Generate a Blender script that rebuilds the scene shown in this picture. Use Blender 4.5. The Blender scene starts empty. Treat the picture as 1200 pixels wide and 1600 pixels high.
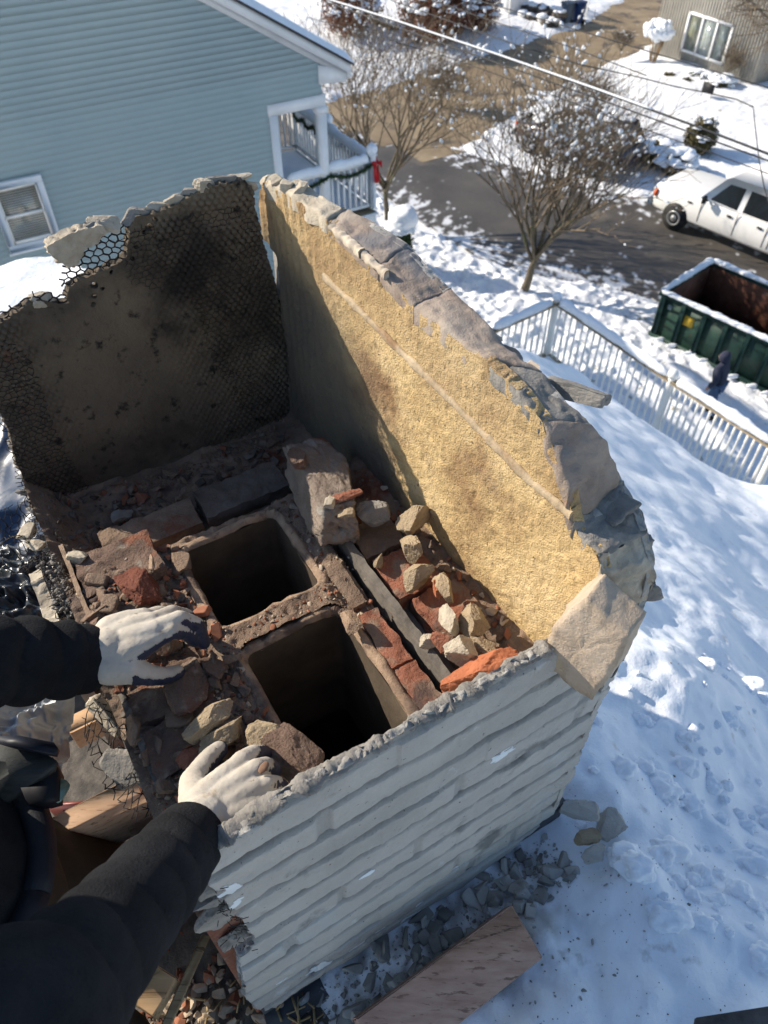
import bpy, math, random
import numpy as np
from mathutils import Vector, Matrix
sc = bpy.context.scene
COL = sc.collection
R = math.radians
CZ = 11.7                      # camera height above the street
# ---------------------------------------------------------------- camera, sky, sun, exposure
cam_d = bpy.data.cameras.new('camera'); cam = bpy.data.objects.new('camera', cam_d); COL.objects.link(cam)
cam.location = (0, 0, CZ); cam.rotation_euler = (R(90-47), 0, 0)
cam_d.sensor_fit = 'HORIZONTAL'; cam_d.sensor_width = 36; cam_d.lens = 36*1180/1200
cam_d.clip_start = .02; cam_d.clip_end = 2000
cam_d.dof.use_dof = True; cam_d.dof.focus_distance = 1.05; cam_d.dof.aperture_fstop = 11
sc.camera = cam
SUN_AZ, SUN_EL = 112.0, 29.0   # azimuth the light travels towards (clockwise from +Y), elevation
az = R(SUN_AZ); el = R(SUN_EL)
travel = Vector((math.sin(az)*math.cos(el), math.cos(az)*math.cos(el), -math.sin(el)))
sl = bpy.data.lights.new('sun', 'SUN'); sl.energy = 5.0; sl.angle = R(.5); sl.color = (1, .89, .74)
so = bpy.data.objects.new('sun', sl); COL.objects.link(so); so.rotation_euler = travel.to_track_quat('-Z', 'Y').to_euler()
wd = bpy.data.worlds.new('World'); sc.world = wd; wd.use_nodes = True
nt = wd.node_tree; bg = nt.nodes['Background']
sky = nt.nodes.new('ShaderNodeTexSky'); sky.sky_type = 'NISHITA'; sky.sun_disc = False
sky.sun_elevation = el; sky.sun_rotation = az+math.pi; sky.air_density = 1.0; sky.dust_density = .4; sky.ozone_density = 1.5
nt.links.new(sky.outputs[0], bg.inputs[0]); bg.inputs[1].default_value = .125
sc.view_settings.view_transform = 'Standard'; sc.view_settings.look = 'None'
sc.view_settings.exposure = 0.58; sc.view_settings.gamma = 1
sc.cycles.max_bounces = 6; sc.cycles.diffuse_bounces = 4; sc.cycles.glossy_bounces = 2; sc.cycles.transparent_max_bounces = 4
# ---------------------------------------------------------------- frame of the two houses: u towards the street, v along it
A0 = R(59)
U = np.array([math.sin(A0), math.cos(A0), 0.]); V = np.array([-math.cos(A0), math.sin(A0), 0.]); Z3 = np.array([0, 0, 1.])
F = 1180.; SP, CP = math.sin(R(47)), math.cos(R(47))
def ray(x, y):
    yd = (y-800)/F
    return np.array([(x-600)/F, CP-yd*SP, -(SP+yd*CP)])
def onz(x, y, z):      # point of a measured sight line at height z (relative to the camera)
    r = ray(x, y); return r*(z/r[2])
def onu(x, y, u): r = ray(x, y); return r*(u/(r@U))
def onv(x, y, v): r = ray(x, y); return r*(v/(r@V))
def uvz(p): return np.array([p@U, p@V, p[2]])
def W(u, v, z):        # house frame -> relative xyz  (arrays allowed)
    u, v, z = np.broadcast_arrays(np.asarray(u, float), np.asarray(v, float), np.asarray(z, float))
    return u[..., None]*U+v[..., None]*V+z[..., None]*Z3
OFF = np.array([0, 0, CZ])
# ---------------------------------------------------------------- noise
def _h(ix, iy, iz, s):
    n = (ix.astype(np.int64)*73856093) ^ (iy.astype(np.int64)*19349663) ^ (iz.astype(np.int64)*83492791) ^ (s*2654435761)
    n = (n ^ (n >> 13))*1274126177 & 0x7fffffff
    n = (n ^ (n >> 16))*2246822519 & 0x7fffffff
    return (n & 0xffff)/65535.
def vn(p, s=0):
    p = np.asarray(p, float); i = np.floor(p); f = p-i; f = f*f*(3-2*f)
    x, y, z = (i[..., k] for k in range(3)); fx, fy, fz = (f[..., k] for k in range(3))
    r = 0
    for a in (0, 1):
        for b in (0, 1):
            for c in (0, 1):
                r = r+_h(x+a, y+b, z+c, s)*(fx if a else 1-fx)*(fy if b else 1-fy)*(fz if c else 1-fz)
    return r*2-1
def fbm(p, sc_=1, o=4, s=0, g=.5):
    p = np.asarray(p, float)*sc_; r = 0; a = 1; t = 0
    for k in range(o): r = r+vn(p, s+k)*a; t += a; a *= g; p = p*2.03+7.1
    return r/t
def sst(a, b, x): t = np.clip((x-a)/(b-a), 0, 1); return t*t*(3-2*t)
def pt3(a, b, c=0): a, b, c = np.broadcast_arrays(a, b, c); return np.stack([a, b, c], -1).astype(float)
# ---------------------------------------------------------------- mesh helpers
class MB:
    def __init__(s): s.v = []; s.f = []; s.n = 0
    def add(s, v, f):
        v = np.asarray(v, float).reshape(-1, 3); s.v.append(v)
        if not isinstance(f, (list, tuple)) or (len(f) and not isinstance(f[0], np.ndarray)):
            d = {}
            for q in f: d.setdefault(len(q), []).append(q)
            f = [np.array(q) for q in d.values()]
        for q in f: s.f.append(np.asarray(q, int)+s.n)
        s.n += len(v); return s
    def box(s, c, sx, sy, sz, ax=None, bevel=0):   # centre, full sizes, axes rows
        ax = np.array([U, V, Z3]) if ax is None else np.asarray(ax)
        h = np.array([sx, sy, sz])/2
        k = np.array([[x, y, z] for x in (-1, 1) for y in (-1, 1) for z in (-1, 1)], float)
        if bevel:
            b = bevel; vs = []; 
            for q in k:
                for a in range(3):
                    w = h-b; w = w.copy(); w[a] = h[a]; vs.append(q*w)
            vs = np.array(vs)
            fs = []
            I = lambda i, a: i*3+a
            quads = [(0, 1, 3, 2, 0), (4, 6, 7, 5, 0), (0, 4, 5, 1, 1), (2, 3, 7, 6, 1), (0, 2, 6, 4, 2), (1, 5, 7, 3, 2)]
            for q in quads: fs.append([I(i, q[4]) for i in q[:4]])
            for i in range(8): fs.append([I(i, 0), I(i, 1), I(i, 2)])
            for i in range(8):
                for bit, a in ((4, 0), (2, 1), (1, 2)):
                    j = i ^ bit
                    if j > i:
                        o = [x for x in range(3) if x != a]
                        fs.append([I(i, o[0]), I(j, o[0]), I(j, o[1]), I(i, o[1])])
            s.add(np.asarray(c)+vs@ax, fs)
        else:
            s.add(np.asarray(c)+(k*h)@ax, [(0, 1, 3, 2), (4, 6, 7, 5), (0, 4, 5, 1), (2, 3, 7, 6), (0, 2, 6, 4), (1, 5, 7, 3)])
        return s
    def bar(s, a, b, w, h, up=Z3, bevel=0):
        a = np.asarray(a, float); b = np.asarray(b, float); d = b-a; L = np.linalg.norm(d); d = d/L
        x = np.cross(d, up); x /= np.linalg.norm(x); y = np.cross(x, d)
        return s.box((a+b)/2, L, w, h, [d, x, y], bevel)
    def tube(s, pts, rad, n=8, cap=True):
        pts = np.asarray(pts, float); rad = np.broadcast_to(rad, (len(pts),))
        t = np.gradient(pts, axis=0); t /= np.linalg.norm(t, axis=1)[:, None]+1e-12
        ref = np.array([0, 0, 1.]) if abs(t[0][2]) < .9 else np.array([1., 0, 0])
        x = np.cross(t[0], ref); x /= np.linalg.norm(x); X = [x]
        for k in range(1, len(pts)):
            x = X[-1]-t[k]*(X[-1]@t[k]); x /= np.linalg.norm(x)+1e-12; X.append(x)
        X = np.array(X); Y = np.cross(t, X)
        a = np.arange(n)*2*math.pi/n
        v = pts[:, None]+rad[:, None, None]*(X[:, None]*np.cos(a)[None, :, None]+Y[:, None]*np.sin(a)[None, :, None])
        m = len(pts); v = v.reshape(-1, 3)
        i = np.arange(m-1)[:, None]*n+np.arange(n)[None]; j = np.arange(m-1)[:, None]*n+(np.arange(n)[None]+1) % n
        q = np.stack([i, j, j+n, i+n], -1).reshape(-1, 4); f = [q]
        if cap:
            v = np.vstack([v, pts[0], pts[-1]]); a0 = m*n
            k = np.arange(n); f.append(np.stack([np.full(n, a0), (k+1) % n, k], -1)); f.append(np.stack([np.full(n, a0+1), (m-1)*n+k, (m-1)*n+(k+1) % n], -1))
        return s.add(v, f)
    def lathe(s, base, prof, n=12, up=Z3, x=None):
        up = np.asarray(up, float); x = np.array([1., 0, 0]) if x is None else x; x = x-up*(x@up); x /= np.linalg.norm(x); y = np.cross(up, x)
        a = np.arange(n)*2*math.pi/n; prof = np.asarray(prof, float); m = len(prof)
        v = np.asarray(base)+prof[:, 1][:, None, None]*up+prof[:, 0][:, None, None]*(np.cos(a)[None, :, None]*x+np.sin(a)[None, :, None]*y)
        i = np.arange(m-1)[:, None]*n+np.arange(n)[None]; j = np.arange(m-1)[:, None]*n+(np.arange(n)[None]+1) % n
        return s.add(v.reshape(-1, 3), [np.stack([i, j, j+n, i+n], -1).reshape(-1, 4)])
    def blob(s, c, r, sub=2, noise=.2, seed=0, freq=2., ax=None):
        v, f = ico(sub); r = np.broadcast_to(r, (3,))
        d = 1+noise*fbm(v*freq+seed*3.7, 1, 3, seed)
        w = v*d[:, None]*r
        if ax is not None: w = w@np.asarray(ax)
        return s.add(np.asarray(c)+w, [f])
    def poly(s, top, depth):   # prism: polygon (n,3) extruded by vector
        top = np.asarray(top, float); n = len(top); v = np.vstack([top, top+depth])
        f = [list(range(n))[::-1], list(range(n, 2*n))]+[[i, (i+1) % n, n+(i+1) % n, n+i] for i in range(n)]
        return s.add(v, f)
    def build(s, name, mat, parent=None, smooth=False, base=None):
        v = np.vstack(s.v)+OFF
        if parent is not None:
            p = parent; b = np.zeros(3)
            while p is not None: b = b+np.array(p.location); p = p.parent
            loc = None
        else:
            b = (np.asarray(base, float)+OFF) if base is not None else np.array([*((v.min(0)+v.max(0))/2)[:2], v[:, 2].min()]); loc = b
        v = (v-b).astype(np.float32)
        me = bpy.data.meshes.new(name)
        me.vertices.add(len(v)); me.vertices.foreach_set('co', v.ravel())
        tot = np.concatenate([np.full(len(q), q.shape[1]) for q in s.f]); lp = np.concatenate([q.ravel() for q in s.f])
        me.loops.add(len(lp)); me.loops.foreach_set('vertex_index', lp.astype(np.int32))
        me.polygons.add(len(tot)); me.polygons.foreach_set('loop_start', np.concatenate([[0], np.cumsum(tot)[:-1]]).astype(np.int32))
        me.update(calc_edges=True); me.validate()
        if smooth: me.polygons.foreach_set('use_smooth', np.ones(len(me.polygons), bool))
        if mat: me.materials.append(mat)
        o = bpy.data.objects.new(name, me); COL.objects.link(o)
        if loc is not None: o.location = loc
        if parent is not None: o.parent = parent
        return o
_ico = {}
def ico(sub):
    if sub in _ico: return _ico[sub]
    t = (1+5**.5)/2
    v = [(-1, t, 0), (1, t, 0), (-1, -t, 0), (1, -t, 0), (0, -1, t), (0, 1, t), (0, -1, -t), (0, 1, -t), (t, 0, -1), (t, 0, 1), (-t, 0, -1), (-t, 0, 1)]
    f = [(0, 11, 5), (0, 5, 1), (0, 1, 7), (0, 7, 10), (0, 10, 11), (1, 5, 9), (5, 11, 4), (11, 10, 2), (10, 7, 6), (7, 1, 8), (3, 9, 4), (3, 4, 2), (3, 2, 6), (3, 6, 8), (3, 8, 9), (4, 9, 5), (2, 4, 11), (6, 2, 10), (8, 6, 7), (9, 8, 1)]
    v = [np.array(q)/np.linalg.norm(q) for q in v]
    for _ in range(sub):
        c = {}; g = []
        def mid(a, b):
            k = (min(a, b), max(a, b))
            if k not in c: m = v[a]+v[b]; v.append(m/np.linalg.norm(m)); c[k] = len(v)-1
            return c[k]
        for a, b, d in f:
            x, y, z = mid(a, b), mid(b, d), mid(d, a); g += [(a, x, z), (b, y, x), (d, z, y), (x, y, z)]
        f = g
    _ico[sub] = (np.array(v), np.array(f)); return _ico[sub]
def tag(o, label=None, cat=None, group=None, kind=None):
    if label: o['label'] = label
    if cat: o['category'] = cat
    if group: o['group'] = group
    if kind: o['kind'] = kind
    return o
def thing(name, base, label, cat, group=None):
    o = bpy.data.objects.new(name, None); COL.objects.link(o); o.empty_display_size = .1
    o.location = np.asarray(base)+OFF
    return tag(o, label, cat, group)
def rodr(ax, a):
    ax = np.asarray(ax, float); ax = ax/np.linalg.norm(ax); K = np.array([[0, -ax[2], ax[1]], [ax[2], 0, -ax[0]], [-ax[1], ax[0], 0]])
    return np.eye(3)+math.sin(a)*K+(1-math.cos(a))*K@K
# ---------------------------------------------------------------- materials
def mat(name, cols, scale=5, rough=.9, bump=0, bscale=60, layers=(), island=0, metal=0, detail=5, spec=.3, stretch=(1, 1, 1), bump2=0, b2scale=400, sss=0, coat=0, rot=(0, 0, 0), vor=None):
    m = bpy.data.materials.new(name); m.use_nodes = True; t = m.node_tree; N = t.nodes; L = t.links
    P = N['Principled BSDF']; P.inputs['Roughness'].default_value = rough; P.inputs['Metallic'].default_value = metal
    P.inputs['Specular IOR Level'].default_value = spec
    if coat: P.inputs['Coat Weight'].default_value = coat; P.inputs['Coat Roughness'].default_value = .08
    tc = N.new('ShaderNodeTexCoord'); mp = N.new('ShaderNodeMapping'); L.new(tc.outputs['Object'], mp.inputs[0]); mp.inputs['Scale'].default_value = stretch; mp.inputs['Rotation'].default_value = rot
    def noise(s, d=detail, ro=.6, src=mp):
        n = N.new('ShaderNodeTexNoise'); n.inputs['Scale'].default_value = s; n.inputs['Detail'].default_value = d; n.inputs['Roughness'].default_value = ro; L.new(src.outputs[0], n.inputs['Vector']); return n
    if isinstance(cols[0], (int, float)): cols = [tuple(c*.88 for c in cols), tuple(min(1, c*1.1) for c in cols)]
    rp = N.new('ShaderNodeValToRGB'); e = rp.color_ramp.elements
    k = len(cols)
    for i, c in enumerate(cols):
        pos = .32+.36*i/max(1, k-1)
        el_ = e[i] if i < 2 else e.new(pos)
        el_.position = pos; el_.color = (*c, 1)
    L.new(noise(scale).outputs[0], rp.inputs[0]); c = rp.outputs[0]
    for (rgb, s, lo, hi) in layers:
        n = noise(s); r = N.new('ShaderNodeMapRange'); r.interpolation_type = 'SMOOTHSTEP'; r.inputs[1].default_value = lo; r.inputs[2].default_value = hi; L.new(n.outputs[0], r.inputs[0])
        mx = N.new('ShaderNodeMix'); mx.data_type = 'RGBA'; L.new(r.outputs[0], mx.inputs[0]); L.new(c, mx.inputs[6]); mx.inputs[7].default_value = (*rgb, 1); c = mx.outputs[2]
    if island:
        g = N.new('ShaderNodeNewGeometry'); hs = N.new('ShaderNodeHueSaturation'); r = N.new('ShaderNodeMapRange'); r.inputs[3].default_value = 1-island; r.inputs[4].default_value = 1+island
        L.new(g.outputs['Random Per Island'], r.inputs[0]); L.new(r.outputs[0], hs.inputs['Value']); L.new(c, hs.inputs['Color']); c = hs.outputs[0]
    L.new(c, P.inputs['Base Color'])
    nrm = None
    if vor:
        vs, vd = vor
        q = N.new('ShaderNodeTexVoronoi'); q.inputs['Scale'].default_value = vs; L.new(mp.outputs[0], q.inputs['Vector'])
        b = N.new('ShaderNodeBump'); b.inputs['Strength'].default_value = .9; b.inputs['Distance'].default_value = vd; b.invert = True
        L.new(q.outputs['Distance'], b.inputs['Height']); nrm = b.outputs[0]
    for bs, s in ((bump, bscale), (bump2, b2scale)):
        if bs:
            b = N.new('ShaderNodeBump'); b.inputs['Strength'].default_value = .8; b.inputs['Distance'].default_value = bs
            L.new(noise(s, 6, .65).outputs[0], b.inputs['Height'])
            if nrm: L.new(nrm, b.inputs['Normal'])
            nrm = b.outputs[0]
    if nrm: L.new(nrm, P.inputs['Normal'])
    m['P'] = 1
    return m
def tint_by_attr(m, attr, rgb, strength=1.0):
    """mix a colour in where the mesh attribute says so (mortar lines, sooty tones, painted shade)"""
    t = m.node_tree; N = t.nodes; L = t.links; P = N['Principled BSDF']; a = N.new('ShaderNodeAttribute'); a.attribute_name = attr
    k = N.new('ShaderNodeMath'); k.operation = 'MULTIPLY'; k.inputs[1].default_value = strength; L.new(a.outputs['Fac'], k.inputs[0])
    ln = [l for l in L if l.to_socket == P.inputs['Base Color']][0]; mx = N.new('ShaderNodeMix'); mx.data_type = 'RGBA'
    L.new(k.outputs[0], mx.inputs[0]); L.new(ln.from_socket, mx.inputs[6]); mx.inputs[7].default_value = (*rgb, 1); L.new(mx.outputs[2], P.inputs['Base Color'])
def paint(o, attr, fn):
    me = o.data; n = len(me.vertices); co = np.empty(n*3, np.float32); me.vertices.foreach_get('co', co); b = np.zeros(3); p = o
    while p is not None: b = b+np.array(p.location); p = p.parent
    w = co.reshape(-1, 3)+b-OFF; at = me.attributes.new(attr, 'FLOAT', 'POINT'); at.data.foreach_set('value', fn(w@U, w@V, w[:, 2]).astype(np.float32))
def grid(us, vs, fn):   # fn(U,V)-> (n,m,3)
    a, b = np.meshgrid(us, vs, indexing='ij'); p = fn(a, b); n, m = a.shape
    i = (np.arange(n-1)[:, None]*m+np.arange(m-1)[None]).ravel()
    return p.reshape(-1, 3), np.stack([i, i+m, i+m+1, i+1], -1)
def sdf(P, poly):       # signed distance to polygon (positive inside), P (...,2)
    P = np.asarray(P, float); poly = np.asarray(poly, float); d = np.full(P.shape[:-1], 1e9); ins = np.zeros(P.shape[:-1], bool)
    for k in range(len(poly)):
        a = poly[k-1]; b = poly[k]; e = b-a; w = P-a
        t = np.clip((w@e)/(e@e+1e-12), 0, 1); q = w-t[..., None]*e; d = np.minimum(d, (q**2).sum(-1))
        c = ((a[1] > P[..., 1]) != (b[1] > P[..., 1])) & (P[..., 0] < (b[0]-a[0])*(P[..., 1]-a[1])/((b[1]-a[1]) or 1e-12)+a[0]); ins ^= c
    return np.where(ins, 1, -1)*np.sqrt(d)
#SECTION2
# ================================================================ SETTING
rng = np.random.default_rng(7); random.seed(7)
GZ = -11.7
m_snow = mat('snow', [(.74, .78, .84), (.86, .88, .9)], 2, .75, bump=.012, bscale=14, bump2=.003, b2scale=120, spec=.35)
m_snowg = mat('ground snow', [(.72, .75, .8), (.86, .87, .88)], 1.2, .8, bump=.05, bscale=3.5, bump2=.02, b2scale=16, spec=.3,
              layers=[((.26, .24, .17), 2.6, .62, .72), ((.30, .28, .22), 11, .63, .72)])
m_road = mat('wet asphalt', [(.048, .044, .041), (.092, .082, .072)], .5, .62, bump=.006, bscale=60, spec=.4, stretch=(1, 1, 1),
             layers=[((.15, .13, .105), .35, .54, .68), ((.12, .11, .09), 16, .58, .68)])
m_drive = mat('driveway tarmac', [(.17, .125, .075), (.30, .235, .15)], .8, .7, bump=.005, bscale=50, stretch=(1, 1, 1),
              layers=[((.09, .075, .06), .9, .54, .66), ((.75, .76, .78), 2.4, .67, .72)])
road_poly = np.array([(-12, 60), (13.4, 24.2), (13.5, 20), (13.7, 17.1), (14.7, 15.4), (16.4, 13.2), (19.6, 6), (27, -25), (34, -25), (24.2, 5), (22.0, 14.8), (20.2, 18.5), (18.7, 21.8), (17.2, 25.2), (10, 43), (2, 60)], float)
drive_poly = np.array([(16.6, 23.9), (20, 25.4), (26, 27.9), (35, 30.6), (46, 33.5), (46, 40), (32.3, 33.8), (27, 32.9), (20, 31.6), (15, 31)], float)
def axis(lo, hi, st, far):
    c = np.arange(lo, hi+1e-6, st); g = st*1.25**np.arange(1, 40); g = np.cumsum(g); g = g[g < far]
    return np.concatenate([(lo-g)[::-1], c, hi+g])
def ground_z(a, b):
    P = np.stack([a, b], -1); p3 = pt3(a, b)
    d = np.maximum(sdf(P, road_poly), sdf(P, drive_poly))
    w = vn(p3*1.3, 4)*.25+vn(p3*4, 5)*.12
    out = sst(.05, .55, -(d+w))
    near = sst(24, 12, a)
    h = .10+.05*fbm(p3, .5, 3, 1)+(.05+.07*near)*fbm(p3, 2.6, 4, 2)+.10*near*np.abs(vn(p3*1.7, 9))
    h += near*(.09*(1-np.abs(vn(p3*2.9, 14)))**2+.06*np.abs(vn(p3*5.3, 15)))-.05*near
    h += .35*sst(22, 30, a)*sst(0, 4, -d)
    return GZ-.05+out*h
xs = np.unique(np.concatenate([axis(9, 40, .13, 400), np.arange(10, 16.5, .065)])); ys = np.unique(np.concatenate([axis(0, 46, .13, 400), np.arange(10, 26, .065)]))
mb = MB(); mb.add(*grid(xs, ys, lambda a, b: W(a, b, ground_z(a, b)))); tag(mb.build('ground', m_snowg, smooth=True), kind='structure')
def sheet(name, poly, z, m, st=.5):
    mb = MB(); lo = poly.min(0); hi = poly.max(0)
    v, f = grid(np.arange(lo[0], hi[0]+st, st), np.arange(lo[1], hi[1]+st, st), lambda a, b: np.stack([a, b, a*0], -1))
    c = v[f].mean(1)[:, :2]; f = f[sdf(c, poly) > -st*.8]; mb.add(W(v[:, 0], v[:, 1], z), [f])
    return tag(mb.build(name, m), kind='structure')
rs = sheet('road', road_poly[1:14] if False else road_poly, GZ-.012, m_road, .1)
def slush(u, v, z):
    p = pt3(u, v); d = sdf(np.stack([u, v], -1), road_poly); e = sst(2.0, .1, d)+.12*sst(-.1, .5, fbm(p, .35, 3, 2))
    return np.clip(sst(.40, .56, fbm(p, 4.2, 5, 41, .66)*.9+e*.42), 0, 1)
paint(rs, 'slush', slush); tint_by_attr(m_road, 'slush', (.66, .68, .72), .95)
rs; sheet('driveway', drive_poly, GZ-.005, m_drive)
# ---------------------------------------------------------------- shared paints
m_white = mat('white paint', [(.70, .71, .72), (.80, .80, .80)], 3, .55, bump=.001, bscale=30)
m_wdirty = mat('white vinyl', [(.74, .73, .69), (.84, .83, .80)], 4, .5, bump=.001, bscale=40)
m_tan = mat('weathered rail', [(.30, .24, .16), (.45, .37, .26)], 8, .8, stretch=(1, 1, 6))
m_dark = mat('dark interior', (.012, .013, .015), 4, .6)
def glass_mat(name, tint=(.6, .7, .75), refl=.25, transp=True):
    m = bpy.data.materials.new(name); m.use_nodes = True; N = m.node_tree.nodes; L = m.node_tree.links
    for n in list(N):
        if n.type == 'BSDF_PRINCIPLED': N.remove(n)
    out = [n for n in N if n.type == 'OUTPUT_MATERIAL'][0]
    a = N.new('ShaderNodeBsdfTransparent'); a.inputs[0].default_value = (*tint, 1); b = N.new('ShaderNodeBsdfGlossy'); b.inputs['Roughness'].default_value = .03
    x = N.new('ShaderNodeMixShader'); 
    x.inputs[0].default_value = .09
    L.new(a.outputs[0], x.inputs[1]); L.new(b.outputs[0], x.inputs[2]); L.new(x.outputs[0], out.inputs[0]); return m
m_glass = glass_mat('window glass', (.96, .97, .98), -.05)
m_green = mat('evergreen needles', [(.012, .028, .012), (.04, .07, .025)], 20, .8, island=.4)
m_red = mat('red ribbon', (.5, .012, .015), 5, .5)
m_foundation = mat('foundation', (.35, .34, .32), 5, .9, bump=.003)
def snowcap(mb, a, b, w, h, seed=0, over=.3):  # lumpy ridge of snow lying along a rail from a to b
    a = np.asarray(a, float); b = np.asarray(b, float); L = np.linalg.norm(b-a); d = (b-a)/L; n = max(4, int(L/.06)); x = np.cross(d, Z3); x /= np.linalg.norm(x); y = np.cross(x, d)
    s = np.linspace(0, 1, n); th = np.linspace(0, 2*math.pi, 11)[:-1]
    p = a+s[:, None]*(b-a); nz = 1+.22*vn(pt3(s*L*5, 0, seed))+.12*vn(pt3(s*L*16, 3, seed)); end = np.minimum(1, np.minimum(s, 1-s)*L/.05)**.5; end = np.maximum(end, .05)
    k = nz*end
    v = p[:, None]+x*(np.cos(th)*w/2)[None, :, None]*k[:, None, None]+y*(np.where(np.sin(th) > 0, np.sin(th)*h, np.sin(th)*.012)+.01)[None, :, None]*k[:, None, None]
    m = 10; i = np.arange(n-1)[:, None]*m+np.arange(m)[None]; j = np.arange(n-1)[:, None]*m+(np.arange(m)[None]+1) % m
    mb.add(v.reshape(-1, 3), [np.stack([i, j, j+m, i+m], -1).reshape(-1, 4)])
# ---------------------------------------------------------------- blue house
HW = 11.8
m_side = mat('blue clapboard', [(.265, .35, .38), (.31, .39, .41)], .6, .62, spec=.3, bump=.002, bscale=3)
bh = thing('blue_house', W(-1, 16, GZ), 'pale blue clapboard house with white trimmed gable filling the upper left', 'house')
rake = lambda z: 4.112+(-2.794-z)/.586
mb = MB(); ex = .089; z = GZ+.3; k = 0
while z < .75:
    z1 = z+ex
    uR = lambda q: min(rake(q), 5.93 if q > -4.32 else 4.99); uL = lambda q: max(-8.1, -2-(rake(q)+2))
    lo, hi = uR(z), uR(z1)
    if z < -4.32 < z1: lo = hi = 4.99
    p0, p1 = HW-.0085, HW-.0035
    mb.add([W(uL(z), p0, z), W(lo, p0, z), W(hi, p1, z1), W(uL(z1), p1, z1), W(uL(z), HW, z), W(lo, HW, z)], [(0, 1, 2, 3), (0, 4, 5, 1)])
    z = z1; k += 1
mb.poly(W(np.array([-8.1, 4.99, 4.99, 5.93, 5.93, -2, -8.1]), HW+.001, np.array([GZ, GZ, -4.3, -4.3, -3.86, .79, -2.79])), V*.15)
mb.box(W(4.9, 16.4, -8.0), .18, 9, 7.4); mb.box(W(-8, 16.4, -7.2), .18, 9, 9)
sd = mb.build('siding', m_side, bh)
mb = MB()   # roof slabs
def slab(mb, ua, za, ub, zb, v0, v1, th, ov=0):
    q = np.array([W(ua, v0, za), W(ub, v0, zb), W(ub, v1, zb), W(ua, v1, za)]); mb.poly(q, Z3*th)
m_shingle = mat('dark shingles', [(.04, .04, .045), (.09, .085, .085)], 40, .95, bump=.004, bscale=80)
ze = lambda u: -2.794-.586*(u-4.112)
slab(mb, -2, ze(-2)+.24, 6.42, ze(6.42)+.24, HW-.2, 21, .035); slab(mb, -10.4, ze(6.42)+.24, -2, ze(-2)+.24, HW-.2, 21, .035)
rf = mb.build('roof', m_shingle, bh)
mb = MB()
xs_ = np.linspace(-2, 6.44, 120); ys_ = np.linspace(HW-.22, 21, 60)
def snz(a, b):
    e = np.minimum(1, np.minimum((b-(HW-.22))/.06, (6.45-a)/.06)); return ze(a)+.28+.10*np.clip(e, 0, 1)**.5*(1+.25*fbm(pt3(a, b), 1.5, 3, 3))
mb.add(*grid(xs_, ys_, lambda a, b: W(a, b, snz(a, b)))); mb.build('roof_snow', m_snow, bh, smooth=True)
mb = MB()   # rake boards, return, beam, posts, floor band
def rk(u, dz, v): return W(u, v, ze(u)+dz)
for v0, a, b in ((HW-.035, 0.0, .13), (HW-.17, .10, .24)):
    mb.poly(np.array([rk(-2, a, v0), rk(6.38, a, v0), rk(6.38, b, v0), rk(-2, b, v0)]), V*.034)
mb.poly(np.array([rk(-2, .10, HW-.14), rk(6.38, .10, HW-.14), rk(6.38, .10, HW-.002), rk(-2, .10, HW-.002)]), Z3*.02)
mb.poly(W(np.array([5.88, 6.36, 6.36, 5.88]), HW-.05, np.array([-4.13, -4.16, -3.98, -3.86])), V*.3)
mb.box(W(6.40, 16.3, -4.03), .03, 9.2, .16)
mb.build('rake_trim', m_white, bh)
mb = MB(); mb.box(W(5.47, HW+.055, -4.375), 1.02, .15, .17); mb.box(W(5.93, 16.5, -4.375), .14, 9, .16)
mb.build('porch_beam', m_white, bh)
mb = MB(); mb.box(W(5.04, HW-.008, -5.95), .14, .05, 3.0); mb.build('corner_board', m_white, bh)
for vv in (HW+.06, 15.05):
    mb = MB(); mb.box(W(5.91, vv, -5.46), .15, .15, 2.0); mb.box(W(5.91, vv, -4.52), .2, .2, .1); mb.build('porch_post', m_white, bh)
mb = MB(); mb.box(W(5.93, 13.42, -6.6), 1.94, 3.3, .28); mb.box(W(5.93, 13.42, -6.475), 2.0, 3.4, .03); mb.build('porch_floor', m_white, bh)
for vv in (HW+.12, 14.9):
    mb = MB(); mb.box(W(6.75, vv, -9.25), .16, .16, 5.0); mb.build('porch_pier', m_white, bh)
mb = MB(); mb.add(*grid(np.linspace(5.02, 6.8, 40), np.linspace(HW+.12, 15, 60), lambda a, b: W(a, b, -6.40+.03*fbm(pt3(a, b), 2, 3, 8)))); mb.build('floor_snow', m_snow, bh, smooth=True)
# railing of the porch
rl = [(W(5.12, HW+.05, 0), W(6.87, HW+.05, 0)), (W(6.87, HW+.05, 0), W(6.87, 13.5, 0)), (W(6.87, 13.5, 0), W(6.87, 15.0, 0)), (W(6.87, 15.0, 0), W(5.05, 15.0, 0))]
for q, (a, b) in enumerate(rl):
    mb = MB(); mb.bar(a-Z3*5.56, b-Z3*5.56, .07, .06); rail = mb.build('railing', m_white, bh); mb = MB(); mb.bar(a-Z3*6.33, b-Z3*6.33, .05, .05); mb.build('bottom_rail', m_white, rail)
    L = np.linalg.norm(b-a); n = int(L/.115)
    for i in range(1, n):
        p = a+(b-a)*i/n; mbb = MB(); mbb.box(p-Z3*5.945, .035, .035, .72); mbb.build('baluster', m_white, rail)
    ms = MB(); snowcap(ms, a+(b-a)*.04-Z3*5.535, a+(b-a)*.97-Z3*5.535, .15, .12, q); ms.build('snow_cap', m_snow, rail, smooth=True)
for p in (W(6.87, HW+.05, 0), W(6.87, 13.5, 0), W(6.87, 15.0, 0)):
    mb = MB(); mb.box(p-Z3*5.93, .11, .11, .95, bevel=.008); mb.box(p-Z3*5.44, .14, .14, .03); o = mb.build('newel_post', m_white, bh)
    mb = MB(); mb.blob(p-Z3*5.35, (.10, .10, .095), 3, .12, 3); mb.build('snow_cap', m_snow, o, smooth=True)
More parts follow.
